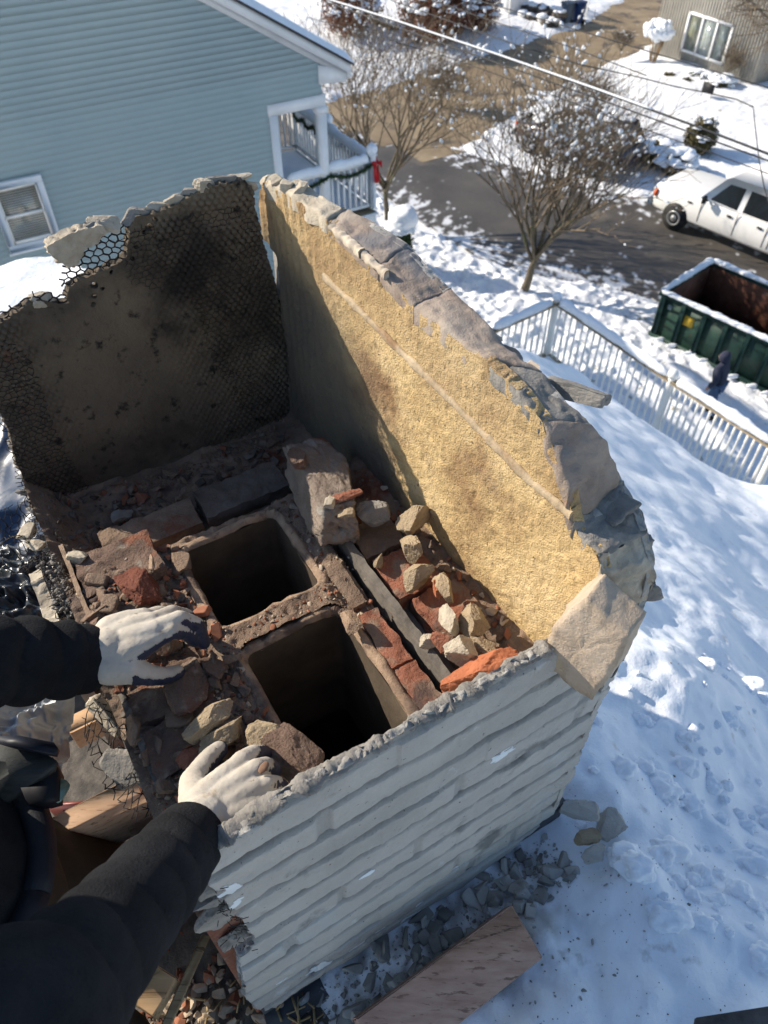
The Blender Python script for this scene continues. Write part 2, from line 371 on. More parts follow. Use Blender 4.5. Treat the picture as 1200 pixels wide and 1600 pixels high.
def garland(pts, label, r=.06, n=900, seed=0):
    g = np.random.default_rng(seed); pts = np.asarray(pts); k = len(pts)-1; mb = MB(); mb.tube(pts, r*.35, 5)
    t = g.random(n)*k; i = np.minimum(t.astype(int), k-1); f = (t-i)[:, None]; c = pts[i]*(1-f)+pts[i+1]*f
    d = g.normal(size=(n, 3)); d /= np.linalg.norm(d, axis=1)[:, None]; e = np.cross(d, g.normal(size=(n, 3))); e /= np.linalg.norm(e, axis=1)[:, None]
    a = c+d*r*.2; b = c+d*r*(1+.4*g.random((n, 1))); w = e*r*.14
    v = np.stack([a-w, a+w, b], 1).reshape(-1, 3); mb.add(v, [np.arange(3*n).reshape(-1, 3)])
    return tag(mb.build('garland', m_green), label, 'garland', 'evergreen garlands wound on the porch railing')
def swag(a, b, n, drop, k):
    s = np.linspace(0, 1, n); return a+(b-a)*s[:, None]-Z3*(drop*np.abs(np.sin(s*math.pi*k)))[:, None]
garland(swag(W(5.15, HW-.03, -5.60), W(6.82, HW-.03, -5.58), 30, .10, 2), 'evergreen garland along the near side of the blue house porch railing, nearest the camera', seed=1)
garland(swag(W(6.93, HW+.15, -5.62), W(6.93, 13.4, -5.62), 30, .12, 3), 'evergreen garland hanging on the street side of the porch railing up to the middle post', seed=2)
garland(swag(W(6.80, 13.6, -5.62), W(6.8, 14.9, -5.62), 24, .12, 3), 'evergreen garland on the far stretch of porch railing behind the tall white corner post', seed=3, n=600)
mb = MB()
for s in (-1, 1):
    mb.poly(np.array([W(6.95, HW-.02, -5.56), W(6.95+.0, HW-.02+s*.11, -5.50), W(6.95, HW-.02+s*.12, -5.62)]), U*.02)
    mb.poly(np.array([W(6.95, HW-.02, -5.58), W(6.95, HW-.02+s*.05, -5.9), W(6.95, HW-.02+s*.015, -5.92)]), U*.015)
mb.blob(W(6.96, HW-.02, -5.575), .03, 1); mb.blob(W(6.87, HW-.03, -5.57), (.05, .03, .04), 1)
mb.poly(np.array([W(6.84, HW-.04, -5.58), W(6.91, HW-.04, -5.58), W(6.93, HW-.04, -5.93), W(6.87, HW-.04, -5.90)]), -V*.012)
tag(mb.build('bow', m_red), 'red ribbon bow tied to the corner post of the snowy white porch railing', 'bow')
# window with blinds
m_blind = mat('tan blinds', [(.36, .32, .23), (.52, .46, .35)], 2, .7)
wf = MB(); u0, u1, z0, z1 = .63, 1.385, -5.54, -4.555; vv = HW-.045
for a, b, c, d in ((u0, u1, z1-.09, z1), (u0, u1, z0, z0+.09), (u0, u0+.09, z0+.09, z1-.09), (u1-.09, u1, z0+.09, z1-.09)):
    wf.box(W((a+b)/2, vv, (c+d)/2), b-a, .07, d-c, bevel=.004)
wf.box(W((u0+u1)/2, vv-.04, z0-.01), u1-u0+.05, .07, .03)
win = wf.build('window', m_white, bh)
sf = MB(); a, b, c, d = u0+.09, u1-.09, z0+.09, z1-.09; mid = (c+d)/2
for q in ((a, b, d-.03, d), (a, b, c, c+.05), (a, b, mid-.02, mid+.02), (a, a+.03, c, d), (b-.03, b, c, d)): sf.box(W((q[0]+q[1])/2, HW-.040, (q[2]+q[3])/2), q[1]-q[0], .02, q[3]-q[2])
sf.build('sash', m_wdirty, win)
g = MB(); g.box(W((a+b)/2, HW-.034, (c+d)/2), b-a-.03, .005, d-c-.03); g.build('pane', m_glass, win)
bl = MB()
g = MB(); g.box(W((a+b)/2, HW-.0145, (c+d)/2), b-a-.02, .003, d-c-.02); g.build('room_shade', m_dark, win)
for i in range(24):
    zc = c+.03+i*(d-c-.05)/23
    bl.add([W(a+.02, HW-.026, zc-.010), W(b-.02, HW-.026, zc-.010), W(b-.02, HW-.019, zc+.009), W(a+.02, HW-.019, zc+.009)], [(0, 1, 2, 3)])
bl.build('blind', m_blind, win)
# ---------------------------------------------------------------- grey house across the street
m_gsid = mat('grey boards', [(.30, .29, .26), (.40, .38, .34)], 2, .8, bump=.002, bscale=20)
gh = thing('grey_house', W(36, 25.5, GZ), 'grey vertical board house across the street with a three pane window', 'house')
mb = MB(); gu = 32.1
mb.box(W(37.1, 25.46, -8.45), 9.98, 5.9, 7.1)
for i in range(40): mb.box(W(gu-.006, 22.55+i*.152, -8.45), .03, .045, 7.1)
for i in range(60): mb.box(W(32.3+i*.16, 22.51-.006, -8.45), .045, .03, 7.1)
mb.build('siding', m_gsid, gh)
mb = MB(); mb.box(W(37, 25.4, -4.8), 11, 7, .15); mb.build('roof', m_shingle, gh)
mb = MB(); mb.tube([W(gu-.06, 28.2, -8.9), W(gu-.06, 28.35, -8.9), W(gu-.06, 28.38, -4.9)], .045, 6); mb.build('downpipe', m_white, gh)
wm = MB(); a, b, c, d = 24.2, 26.75, -10.98, -9.42
for q in ((a, b, d-.1, d), (a, b, c, c+.1), (a, a+.1, c, d), (b-.1, b, c, d), (a+.82, a+.9, c, d), (a+1.65, a+1.73, c, d)): wm.box(W(gu-.03, (q[0]+q[1])/2, (q[2]+q[3])/2), .1, q[1]-q[0], q[3]-q[2])
w2 = wm.build('window', m_white, gh)
m_curtain = mat('pale curtain', (.42, .46, .42), 3, .9)
for i in range(3):
    g = MB(); x0 = a+.1+i*.825; g.box(W(gu-.035, x0+.36, (c+d)/2), .01, .72, d-c-.18); g.build('pane', m_glass, w2)
    g = MB(); g.box(W(gu-.016, x0+.36, (c+d)/2), .01, .74 if i == 1 else .5, d-c-.2); g.build('curtain', m_curtain if i == 1 else mat('room shade', (.12+.05*i, .15+.04*i, .14), 4), w2)
# ---------------------------------------------------------------- fence of our deck and the deck
fa, fb, fd = onz(765, 517, -5.75), onz(870, 470, -5.75), onz(1215, 699, -5.75); fc = onz(1050, 592, -5.75)
m_deck = mat('deck boards', (.2, .15, .1), 5, .8)
fn = thing('deck_balustrade', fc-Z3*.95, 'white turned balustrade with snow on its tan handrail round the deck below', 'balustrade')
prof = [(.012, 0), (.017, 0), (.017, .12), (.012, .14), (.016, .2), (.020, .32), (.016, .5), (.011, .62), (.016, .645), (.011, .67), (.017, .70), (.017, .84), (.012, .84)]
for q, (a, b, n) in enumerate(((fa, fb, 10), (fb, fc, 19), (fc, fd, 17))):
    mb = MB(); mb.bar(a-Z3*.03, b-Z3*.03, .085, .05, bevel=.006); r_ = mb.build('handrail', m_tan, fn); mb = MB(); mb.bar(a-Z3*.89, b-Z3*.89, .06, .04); mb.build('bottom_rail', m_tan, fn)
    for i in range(1, n):
        p = a+(b-a)*i/n-Z3*.9; mbb = MB(); mbb.lathe(p, prof, 8); mbb.build('baluster', m_wdirty, fn, smooth=True)
    ms = MB(); d = (b-a)/np.linalg.norm(b-a); snowcap(ms, a+d*.07-Z3*.005, b-d*.07-Z3*.005, .125, .085, 20+q); ms.build('snow_cap', m_snow, r_, smooth=True)
for p in (fb, fc, fd):
    mb = MB(); mb.lathe(p-Z3*.95, [(.06, 0), (.06, .2), (.05, .25), (.052, .8), (.045, .9), (.045, .97), (.03, .98)], 14); o = mb.build('newel_post', m_wdirty, fn, smooth=True)
    mb = MB(); mb.blob(p+Z3*.07, (.07, .07, .065), 3, .08, 5); mb.build('ball_cap', m_wdirty if p is fc else m_snow, o, smooth=True)
# ---------------------------------------------------------------- our house: walls, roof, snow
oh = thing('roof_house', W(2, 0, GZ), 'snow covered house roof that the broken chimney stands on', 'house')
RV = np.array([(-3, 1.5), (.9, 1.5), (3.2, 4.2), (4.6, 4.75), (5.6, 5.0), (7.5, 5.2)], float)
def v_end(u): return np.interp(u, RV[:, 0], RV[:, 1])
def eave_u(v): return 5.35+(5.1-v)*.30
def roof_z(u, v):
    r = np.maximum(0, u-.62); l = np.maximum(0, -u-.02)
    return -1.60-.76*(np.sqrt(r*r+.02)-.14)-.55*l+.05*np.clip(-v-1, 0, 5)*0
m_roofl = mat('gravelly shingles', [(.06, .055, .05), (.15, .13, .11)], 30, .95, bump=.006, bscale=120, bump2=.003, b2scale=400)
v, f = grid(np.arange(-3.2, 8.2, .1), np.arange(-4, 5.6, .1), lambda a, b: np.stack([a, b, a*0], -1))
c = v[f].mean(1); f2 = f[(c[:, 1] < v_end(c[:, 0])) & (c[:, 0] < eave_u(c[:, 1]))]
mb = MB(); mb.add(W(v[:, 0], v[:, 1], roof_z(v[:, 0], v[:, 1])-.06), [f2]); mb.build('roof', m_roofl, oh, smooth=True)
mb = MB(); mb.poly(W(np.array([-3, .9, 3.2, 4.6, 5.0, 6.2, 7.0, -3]), np.array([1.4, 1.4, 4.1, 4.65, 4.8, 1.0, -3.9, -3.9]), GZ), Z3*5.3); mb.build('wall', m_wdirty, oh)
mb = MB(); mb.poly(W(np.array([-2.9, .8, .8, -2.9]), np.array([1.38, 1.38, -3.8, -3.8]), -6.5), Z3*3.2); mb.build('gable_wall', m_wdirty, oh)
mb = MB(); dk = [fa-Z3*.97, fb-Z3*.97, fd-Z3*.97, fd-U*2.0-Z3*.97+V*.0, fa-V*2.0-Z3*.97]; mb.poly(np.array(dk), -Z3*.2); mb.build('deck', m_deck, oh)
# snow on the roof: heaped lip, footprints and drifts
def rsnow(u, v):
    p = pt3(u, v); b = roof_z(u, v)
    h = .03*vn(p*2.1, 33)+.05+.05*fbm(p, 1.0, 3, 11)+.055*fbm(p, 4.0, 4, 12)+.034*fbm(p, 13, 5, 14, .6)*sst(2.6, 1.2, u)+.03*sst(2.2, 1.0, u)*(1-np.abs(vn(p*5.5, 18)))**2-.012*sst(2.4, 1.2, u)*np.maximum(0, vn(p*7.3, 19)-.3)
    h += .22*np.exp(-((u-(2.55-.42*v))/.22)**2)*sst(.9, .1, v)*sst(-2, -.8, v)                 # ridge of shovelled snow
    h += .75*np.exp(-(((u-6.1)/.8)**2+((v-2.0)/.6)**2))                                       # mound by the handrail
    h += .12*np.exp(-(((u-2.1)/.5)**2+((v-.9)/.4)**2))+.10*np.exp(-(((u-1.35)/.3)**2+((v-.55)/.25)**2))
    e = np.clip((v_end(u)-v)/.12, 0, 1)*np.clip((eave_u(v)-u)/.10, 0, 1); e = np.sqrt(e)
    clod = np.maximum(0, vn(p*7, 21)-.25)*sst(1.6, .6, u)*sst(.35, .1, v)
    h += .06*clod
    bare = 1-sst(.17, .27, v+.07*fbm(p, 6, 3, 5))*sst(.80, .62, u)*(.62+.3*vn(p*9, 6))*sst(1.6, 1.2, v+u*.0)
    bare = bare*sst(-.02, .10, u+.05*vn(p*6, 7))
    return b-.075+e*(h*.8+.04)*bare+.035*bare
m_rsnow = mat('roof snow', [(.70, .76, .84), (.86, .88, .91)], 3, .7, bump=.006, bscale=22, bump2=.0015, b2scale=160, spec=.35,
              layers=[((.15, .14, .13), 150, .71, .75), ((.55, .56, .58), 14, .60, .72)])
u_ = np.concatenate([np.arange(-.1, 3, .014), np.arange(3, 8.2, .04)]); v_ = np.concatenate([np.arange(-4, -1.2, .1), np.arange(-1.2, 1.8, .014), np.arange(1.8, 5.6, .04)])
v, f = grid(u_, v_, lambda a, b: np.stack([a, b, rsnow(a, b)], -1))
c = v[f].mean(1); f = f[(c[:, 1] < v_end(c[:, 0])) & (c[:, 0] < eave_u(c[:, 1]))]
mb = MB(); mb.add(W(v[:, 0], v[:, 1], v[:, 2]), [f]); rs_ = mb.build('snow', m_rsnow, smooth=True); paint(rs_, 'dirt', lambda u, v, z: np.clip(sst(.62, .46, u+.10*fbm(pt3(u, v), 8, 3, 3))*sst(.08, .18, v+.10*fbm(pt3(u, v), 9, 3, 4))*sst(-.35, .35, fbm(pt3(u, v), 42, 5, 5, .7)), 0, 1)); tint_by_attr(m_rsnow, 'dirt', (.17, .16, .15), .7)
tag(rs_, 'blue white snow lying over the roof beside the broken chimney', 'snow', kind='stuff')
mb = MB(); mb.add(*grid(np.linspace(4.6, 7.0, 60), np.linspace(2.6, 6.75, 90), lambda a, b: W(a, b, -6.62+.04*fbm(pt3(a, b), 2, 3, 6)))); tag(mb.build('snow', m_snow, smooth=True), 'shaded snow on the deck floor inside the white balustrade', 'snow', kind='stuff')
# ---------------------------------------------------------------- trees
m_bark = mat('bark', [(.07, .058, .04), (.17, .14, .10)], 30, .95, bump=.004, bscale=60, stretch=(1, 1, .3), layers=[((.13, .14, .07), 6, .55, .7)])
m_twig = mat('twigs', [(.12, .092, .062), (.22, .175, .125)], 8, .9)
def tree(name, base, H, spread, label, cat='tree', group=None, seed=0, trunk_h=.28, r0=.09, lean=(0, 0), levels=5, nsnow=600, snow_r=.05, up=.55, lim=7, snow_bias=0, mt=None):
    g = np.random.default_rng(seed); root = thing(name, base, label, cat, group)
    tk = MB(); tw = MB(); tips = []
    def seg(p, d, L, r, n, bend, k):
        pts = [p]; 
        for i in range(n):
            d = d+g.normal(size=3)*bend+Z3*up*.10; d = d/np.linalg.norm(d); pts.append(pts[-1]+d*L/n)
        rad = np.maximum(np.linspace(r, r*.55, n+1), .006); (tk if k < 2 else tw).tube(np.array(pts), rad, 8 if k == 0 else (5 if k < 3 else 3), cap=(k < 2)); return pts, d
    def rec(p, d, L, r, k):
        pts, d2 = seg(p, d, L, r, 5 if k < 2 else 3, .09 if k else .04, k)
        if k >= 2: tips.extend([(q, pts[i_+1]-q) for i_, q in enumerate(pts[:-1])])
        if k >= levels: return
        nb = lim if k == 0 else (4 if k < 2 else 3)
        for i in range(nb):
            t = .35+.65*(i+.5)/nb if k else .72+.27*i/nb
            idx = min(int(t*(len(pts)-1)), len(pts)-2); q = pts[idx]+(pts[idx+1]-pts[idx])*(t*(len(pts)-1)-idx)
            a = i*2.4+g.random(); o = np.array([math.cos(a), math.sin(a), 0]); o = o-d2*(o@d2); o /= np.linalg.norm(o)
            nd = d2*(.75 if k else .95)+o*(spread*(.75 if k else 1.0))*(.6+.6*g.random())+Z3*up*.3; nd /= np.linalg.norm(nd)
            rec(q, nd, L*((.95 if k == 0 else .60)+.25*g.random())*(1.5 if k == 0 else 1), r*(.52 if k else .48), k+1)
    d0 = np.array([lean[0], lean[1], 1.]); d0 /= np.linalg.norm(d0)
    rec(np.asarray(base, float), d0, H*trunk_h, r0, 0)
    tk.build('trunk', mt or m_bark, root, smooth=True); tw.build('branches', m_twig, root)
    if nsnow:
        T = np.array([t_[0] for t_ in tips]); TD = np.array([t_[1] for t_ in tips]); zz = T[:, 2]; pr = np.exp((zz-zz.max())*.5)*np.exp(1.6*vn(T*1.1, 3)); 
        if snow_bias: pr *= np.exp(-(T@U-T[:, :]@U.mean() if False else (T@U-(T@U).mean()))*snow_bias)
        pr /= pr.sum(); ids = g.choice(len(T), min(nsnow, len(T)), replace=False, p=pr); ms = MB()
        for i in ids:
            s = snow_r*(.35+.9*g.random()**3); d_ = TD[i]; L_ = np.linalg.norm(d_)+1e-9; d_ = d_/L_; x_ = np.cross(d_, Z3+.01); x_ /= np.linalg.norm(x_); y_ = np.cross(x_, d_); q_ = .2+.6*g.random(); ms.blob(T[i]+TD[i]*q_+Z3*s*.35, (min(L_*.45, s*(.9+.7*g.random())), s*.75, s*.65), 1, .6, i % 17, 1.6, np.array([d_, x_, y_]))
        ms.build('snow_clumps', m_snow, root)
    return root
tree('street_tree', onz(818, 458, GZ), 5.2, .80, 'bare street tree full of snow clumps standing between the white fence corner and the road', seed=3, nsnow=950, snow_r=.052, r0=.13, lean=(.10, 0), lim=11, trunk_h=.26, up=.7)
tree('street_tree', onz(606, 350, GZ), 6.0, .90, 'bare snow dusted street tree right of the blue house porch', seed=8, nsnow=750, snow_r=.048, r0=.10, lim=10, trunk_h=.24, levels=5, up=.6)
tree('bare_tree', onz(905, 215, GZ), 3.6, .75, 'thin bare snow dusted tree in the yard behind the dark parked car', seed=12, nsnow=350, snow_r=.05, r0=.05, trunk_h=.14, lim=10)
tree('bare_tree', onz(690, 168, GZ), 3.0, .9, 'low bare tree beside the tan driveway mouth', seed=15, nsnow=350, snow_r=.06, r0=.06, trunk_h=.14, lim=10)
# overhanging limb from a tree outside the frame, top right
g_ = np.random.default_rng(5)
root = thing('bare_tree', W(32.5, 18.5, GZ), 'dark bare branches reaching in from the top right corner over the grey house', 'tree')
tk = MB(); tw = MB(); Pb = W(32.0, 19.0, GZ); tk.tube([Pb, Pb+Z3*2.5, Pb+Z3*4.2-U*.3], [.17, .15, .12], 8)
def limb(p, d, L, r, k):
    pts = [p]
    for i in range(5): d = d+g_.normal(size=3)*.13; d /= np.linalg.norm(d); pts.append(pts[-1]+d*L/5)
    (tk if k < 1 else tw).tube(np.array(pts), np.linspace(r, r*.45, 6), 5 if k < 2 else 3)
    if k < 4:
        for i in range(4 if k else 6):
            q = pts[1+i % 5]; nd = d+g_.normal(size=3)*.65; nd /= np.linalg.norm(nd); limb(q, nd, L*.62, r*.5, k+1)
for dd in ((-1.0, 1.6, .1), (-1.3, 1.2, -.1), (-.6, 1.4, .5), (-1.2, 2.2, -.25)): limb(Pb+Z3*4.1-U*.3, W(*dd)/np.linalg.norm(W(*dd)), 2.9, .085, 0)
tk.build('trunk', m_bark, root, smooth=True); tw.build('branches', m_twig, root)
# ---------------------------------------------------------------- shrubs
def leafy(mb, c, r, n, size, g, shell=.55):
    d = g.normal(size=(n, 3)); d /= np.linalg.norm(d, axis=1)[:, None]; rad = (shell+(1-shell)*g.random((n, 1)))*(1+.25*vn(d*2.5+c[0], 3)[:, None])
    p = c+d*rad*np.asarray(r); e = g.normal(size=(n, 3)); e /= np.linalg.norm(e, axis=1)[:, None]; h = np.cross(e, d); h /= np.linalg.norm(h, axis=1)[:, None]+1e-9
    s = size*(.6+.8*g.random((n, 1))); v = np.stack([p-h*s*.5, p+h*s*.5, p+e*s], 1).reshape(-1, 3); mb.add(v, [np.arange(3*n).reshape(-1, 3)])
def shrub(name, c, r, label, m, seed, n=4000, leaf=.07, snow=60, cat='shrub', sr=.12, topsnow=True, stems=8, group=None):
    g = np.random.default_rng(seed); c = np.asarray(c, float); r = np.broadcast_to(r, (3,)).astype(float); root = thing(name, c, label, cat, group); cc = c+Z3*r[2]
    mb = MB(); leafy(mb, cc, r, n, leaf, g, .45); mb.build('foliage', m, root)
    mb = MB()
    for i in range(stems):
        a = g.random()*6.28; mb.tube([c+np.array([math.cos(a), math.sin(a), 0])*.05, cc+np.array([math.cos(a)*r[0]*.5, math.sin(a)*r[1]*.5, r[2]*.3])], [.02, .008], 4)
    mb.build('stems', m_twig, root)
    if snow:
        mb = MB()
        for i in range(snow):
            d = g.normal(size=3); d[2] = abs(d[2])+.1; d /= np.linalg.norm(d); s = sr*(.4+g.random()); mb.blob(cc+d*r*(.85+.15*g.random()), (s*1.3, s*1.2, s*.5), 2, .4, i, 1.5)
        mb.build('snow_clumps', m_snow, root, smooth=True)
    return root
# columnar yew with a tall cap of snow
yc = onz(628, 422, GZ); yr = thing('cone_shrub', yc, 'dark conical evergreen with a tall cap of snow beside the yellow wall top', 'shrub')
mb = MB(); g = np.random.default_rng(4)
for i in range(7): leafy(mb, yc+Z3*(.15+.2*i), np.array([.42-.03*i, .42-.03*i, .2]), 900, .06, g, .6)
mb.build('foliage', m_green, yr)
mb = MB(); mb.blob(yc+Z3*1.62, (.42, .42, .36), 4, .16, 2, 1.5); mb.blob(yc+Z3*1.4+U*-.1, (.46, .44, .16), 3, .35, 4, 3); mb.build('snow_cap', m_snow, yr, smooth=True)
mb = MB(); mb.tube([yc, yc+Z3*1.4], [.05, .02], 6); mb.build('trunk', m_bark, yr)
m_olive = mat('olive leaves', [(.05, .045, .015), (.12, .10, .045)], 6, .8, island=.4)
m_rust = mat('russet leaves', [(.09, .035, .02), (.2, .085, .05)], 3, .9, island=.45)
shrub('round_shrub', onz(1015, 258, GZ), (.85, .7, .45), 'dark rounded hedge shrub under snow, left of the pair above the white pickup', m_olive, 21, snow=45, sr=.16)
shrub('round_shrub', onz(1052, 272, GZ), (.7, .6, .42), 'low snow topped shrub right beside the darker hedge above the white pickup', m_olive, 22, snow=50, sr=.16)
shrub('upright_shrub', onz(1086, 246, GZ), (.62, .6, .72), 'olive upright shrub standing at the right end of the hedge row', m_olive, 23, n=6000, snow=22, sr=.08)
shrub('russet_bush', W(24.6, 36.0, GZ), (1.9, 2.6, 1.5), 'big russet leaved bush dusted with snow at the top of the picture', m_rust, 25, n=16000, leaf=.11, snow=330, sr=.13)
shrub('russet_bush', W(21.6, 39.4, GZ), (1.6, 2.6, 1.1), 'low russet hedge with snow at the top edge, left of the big russet bush', m_rust, 26, n=9000, leaf=.10, snow=200, sr=.12)
shrub('dark_bush', W(27.2, 35.8, GZ), (1.1, 1.2, 1.0), 'dark shaded bush beside the small white shed at the driveway', m_rust, 27, n=6000, snow=60, sr=.12)
# snow laden shrub by the grey house, drooping plant, twiggy climber
c = W(31.0, 27.3, GZ+.3); r_ = thing('snowy_shrub', c, 'tan stemmed shrub with snow packed crown at the left end of the grey house', 'shrub'); mb = MB(); g = np.random.default_rng(9)
for i in range(16): a = g.random()*6.28; mb.tube([c+np.array([math.cos(a), math.sin(a), 0])*.12, c+np.array([math.cos(a)*.35, math.sin(a)*.35, 1.0])], [.035, .015], 5)
mb.build('stems', mat('tan stems', (.28, .19, .1), 6), r_)
mb = MB()
for i in range(90): d = g.normal(size=3); d /= np.linalg.norm(d); mb.blob(c+Z3*1.25+d*np.array([.62, .62, .38])*(.6+.4*g.random()), .10+.08*g.random(), 2, .4, i, 1.5)
mb.build('snow_clumps', m_snow, r_, smooth=True)
tree('bare_shrub', W(30.2, 28.6, GZ+.3), 1.7, .9, 'small bare twiggy shrub left of the snow packed shrub', cat='shrub', seed=31, nsnow=150, snow_r=.04, r0=.03, trunk_h=.15, lim=8)
tree('bare_shrub', W(31.6, 23.6, GZ+.3), 3.1, .55, 'tall leafless twig shrub against the right end of the grey house wall', cat='shrub', seed=33, nsnow=0, r0=.03, trunk_h=.10, lim=9, levels=4)
c = W(31.1, 24.35, GZ+.28); r_ = thing('drooping_plant', c, 'drooping leafed plant bent under snow behind the dark lawn sign', 'plant'); mb = MB(); ms = MB()
for i in range(34):
    a = g.random()*6.28; L = .45+.35*g.random(); o = np.array([math.cos(a), math.sin(a), 0]); s = np.linspace(0, 1, 6)
    p = c+o*s[:, None]*L+Z3*(.75*s-.85*s*s+.1)[:, None]; mb.tube(p, [.012, .02, .03, .035, .03, .008], 4); ms.tube(p[1:5]+Z3*.03, [.03, .05, .045, .01], 5)
mb.build('leaves', m_green, r_); ms.build('snow_clumps', m_snow, r_, smooth=True)
shrub('low_shrub', W(31.0, 23.2, GZ+.2), (.55, .5, .28), 'low snow covered shrub at the right end of the grey house bed', m_olive, 41, n=1500, snow=45, sr=.13)
for px, lb in (((1045, 121), 'small grass tuft poking through snow nearer the snow packed shrub'), ((1073, 130), 'brownish grass tuft poking through snow nearer the lawn sign')):
    c = onz(*px, GZ+.28); mb = MB(); leafy(mb, c+Z3*.06, (.24, .22, .1), 500, .12, g, .2); tag(mb.build('grass_tuft', m_olive), lb, 'plant')
# lawn sign
c = onz(1101, 158, GZ+.25); sg = thing('lawn_sign', c, 'small black lawn sign on two thin legs in the snowy yard', 'sign')
mb = MB(); mb.box(c+Z3*.50, .02, .60, .36); mb.build('sign_board', m_dark, sg)
for s in (-1, 1): mb = MB(); mb.tube([c+V*s*.25, c+V*s*.25+Z3*.35], .01, 5); mb.build('leg', m_dark, sg)
# ---------------------------------------------------------------- white shed, stone edging, planters, bins, picket fence
c = onz(772, 33, GZ); sh = thing('white_shed', c, 'small white shed door panel at the head of the driveway beside the dark bush', 'shed')
mb = MB(); mb.box(c+Z3*1.1+U*.6, .06, 1.1, 2.2); mb.box(c+Z3*1.1+U*1.2, 1.16, 1.06, 2.1); mb.build('wall', m_white, sh)
mb = MB(); 
for s in (-1, 1): mb.box(c+Z3*1.1+U*.555+V*s*.52, .04, .08, 2.22)
mb.build('trim', m_wdirty, sh)
mb = MB(); mb.box(c+Z3*2.28+U*1.2, 1.5, 1.4, .12); mb.build('roof', m_shingle, sh)
m_stone = mat('dark field stone', [(.05, .045, .04), (.13, .11, .09)], 6, .9, bump=.01, bscale=12, island=.4)
g = np.random.default_rng(19)
mb = MB(); ms = MB(); s0 = thing('stone_wall', W(30.9, 35.6, GZ), 'rough dark stone garden wall topped with snow behind the driveway', 'wall')
for i in range(46):
    p = W(30.3+.5*g.random()+.02*i, 37.0-2.6*(i % 23)/23-.1*g.random(), GZ+.18+.36*(i//23)+.1*g.random()); mb.blob(p, (.22+.1*g.random(), .2+.1*g.random(), .17), 2, .45, i, 1.6)
    if g.random() < .75: ms.blob(p+Z3*.17, (.2, .2, .08), 2, .5, i, 1.5)
mb.build('stones', m_stone, s0); ms.build('snow_cap', m_snow, s0, smooth=True)
for px, lb in (((815, 36), 'pale urn planter heaped with snow, nearer the white shed'), ((845, 42), 'larger pale urn planter heaped with snow, nearer the bins')):
    c = onz(*px, GZ); pl = thing('planter', c, lb, 'planter', 'urn planters beside the driveway'); mb = MB()
    mb.lathe(c, [(.01, 0), (.16, 0), (.14, .08), (.10, .14), (.2, .26), (.27, .42), (.29, .46), (.24, .46), (.2, .4), (.01, .4)], 16); mb.build('urn', m_wdirty, pl, smooth=True)
    mb = MB(); mb.blob(c+Z3*.5, (.27, .27, .13), 3, .2, 2); mb.build('snow_cap', m_snow, pl, smooth=True)
def bin_(px, m, label):
    c = onz(*px, GZ); b = thing('wheeled_bin', c, label, 'bin', 'wheeled bins beside the driveway')
    mb = MB(); q = np.array([[-.24, -.26], [.24, -.26], [.24, .26], [-.24, .26]]); v = []
    for z_, s in ((.05, .8), (.95, 1.0)): v += [c+U*a*s+V*b_*s+Z3*z_ for a, b_ in q]
    mb.add(v, [(0, 1, 2, 3), (4, 5, 6, 7), (0, 1, 5, 4), (1, 2, 6, 5), (2, 3, 7, 6), (3, 0, 4, 7)]); mb.build('bin_body', m, b)
    mb = MB(); mb.box(c+Z3*.99, .56, .58, .07, bevel=.02); mb.box(c+Z3*1.0+U*.3, .05, .5, .05); mb.build('lid', m, b)
    for s in (-1, 1): mb = MB(); mb.tube([c+U*.22+V*s*.24+Z3*.12, c+U*.22+V*s*.30+Z3*.12], .12, 12); mb.build('wheel', m_dark, b)
    return b
bin_((883, 38), mat('grey plastic', (.12, .15, .19), 5, .5), 'grey wheeled bin beside the urn planter')
bin_((901, 37), mat('blue plastic', (.015, .04, .13), 5, .45), 'dark blue wheeled bin at the driveway edge')
pf = thing('picket_fence', W(33.6, 36.2, GZ), 'white picket fence in the shade at the top edge above the stone wall', 'fence'); mb = MB()
for z_ in (.5, 1.0): mb.box(W(33.8, 36.2, GZ+z_), .03, 2.6, .08)
mb.build('rails', m_white, pf)
for i in range(18): mb = MB(); mb.box(W(33.77, 35.0+i*.14, GZ+.62), .02, .07, 1.2); mb.build('picket', m_white, pf)
# fallen log with snow
a, b = onz(586, 32, GZ+.25), onz(620, 44, GZ+.25); mb = MB(); mb.tube([a, (a+b)/2, b], [.16, .15, .13], 9); lg = tag(mb.build('log', m_bark, base=a), 'log capped with smooth snow in front of the russet bush', 'log')
ms = MB(); snowcap(ms, a+Z3*.13, b+Z3*.13, .34, .16, 3); ms.build('snow_cap', m_snow, lg, smooth=True)
mb = MB(); c = onz(634, 60, GZ); mb.lathe(c, [(.02, 0), (.16, 0), (.2, .38), (.23, .4), (.2, .42), (.02, .36)], 12); tag(mb.build('flower_pot', mat('terracotta', (.42, .12, .05), 5)), 'small terracotta pot in snow before the russet bush', 'pot')
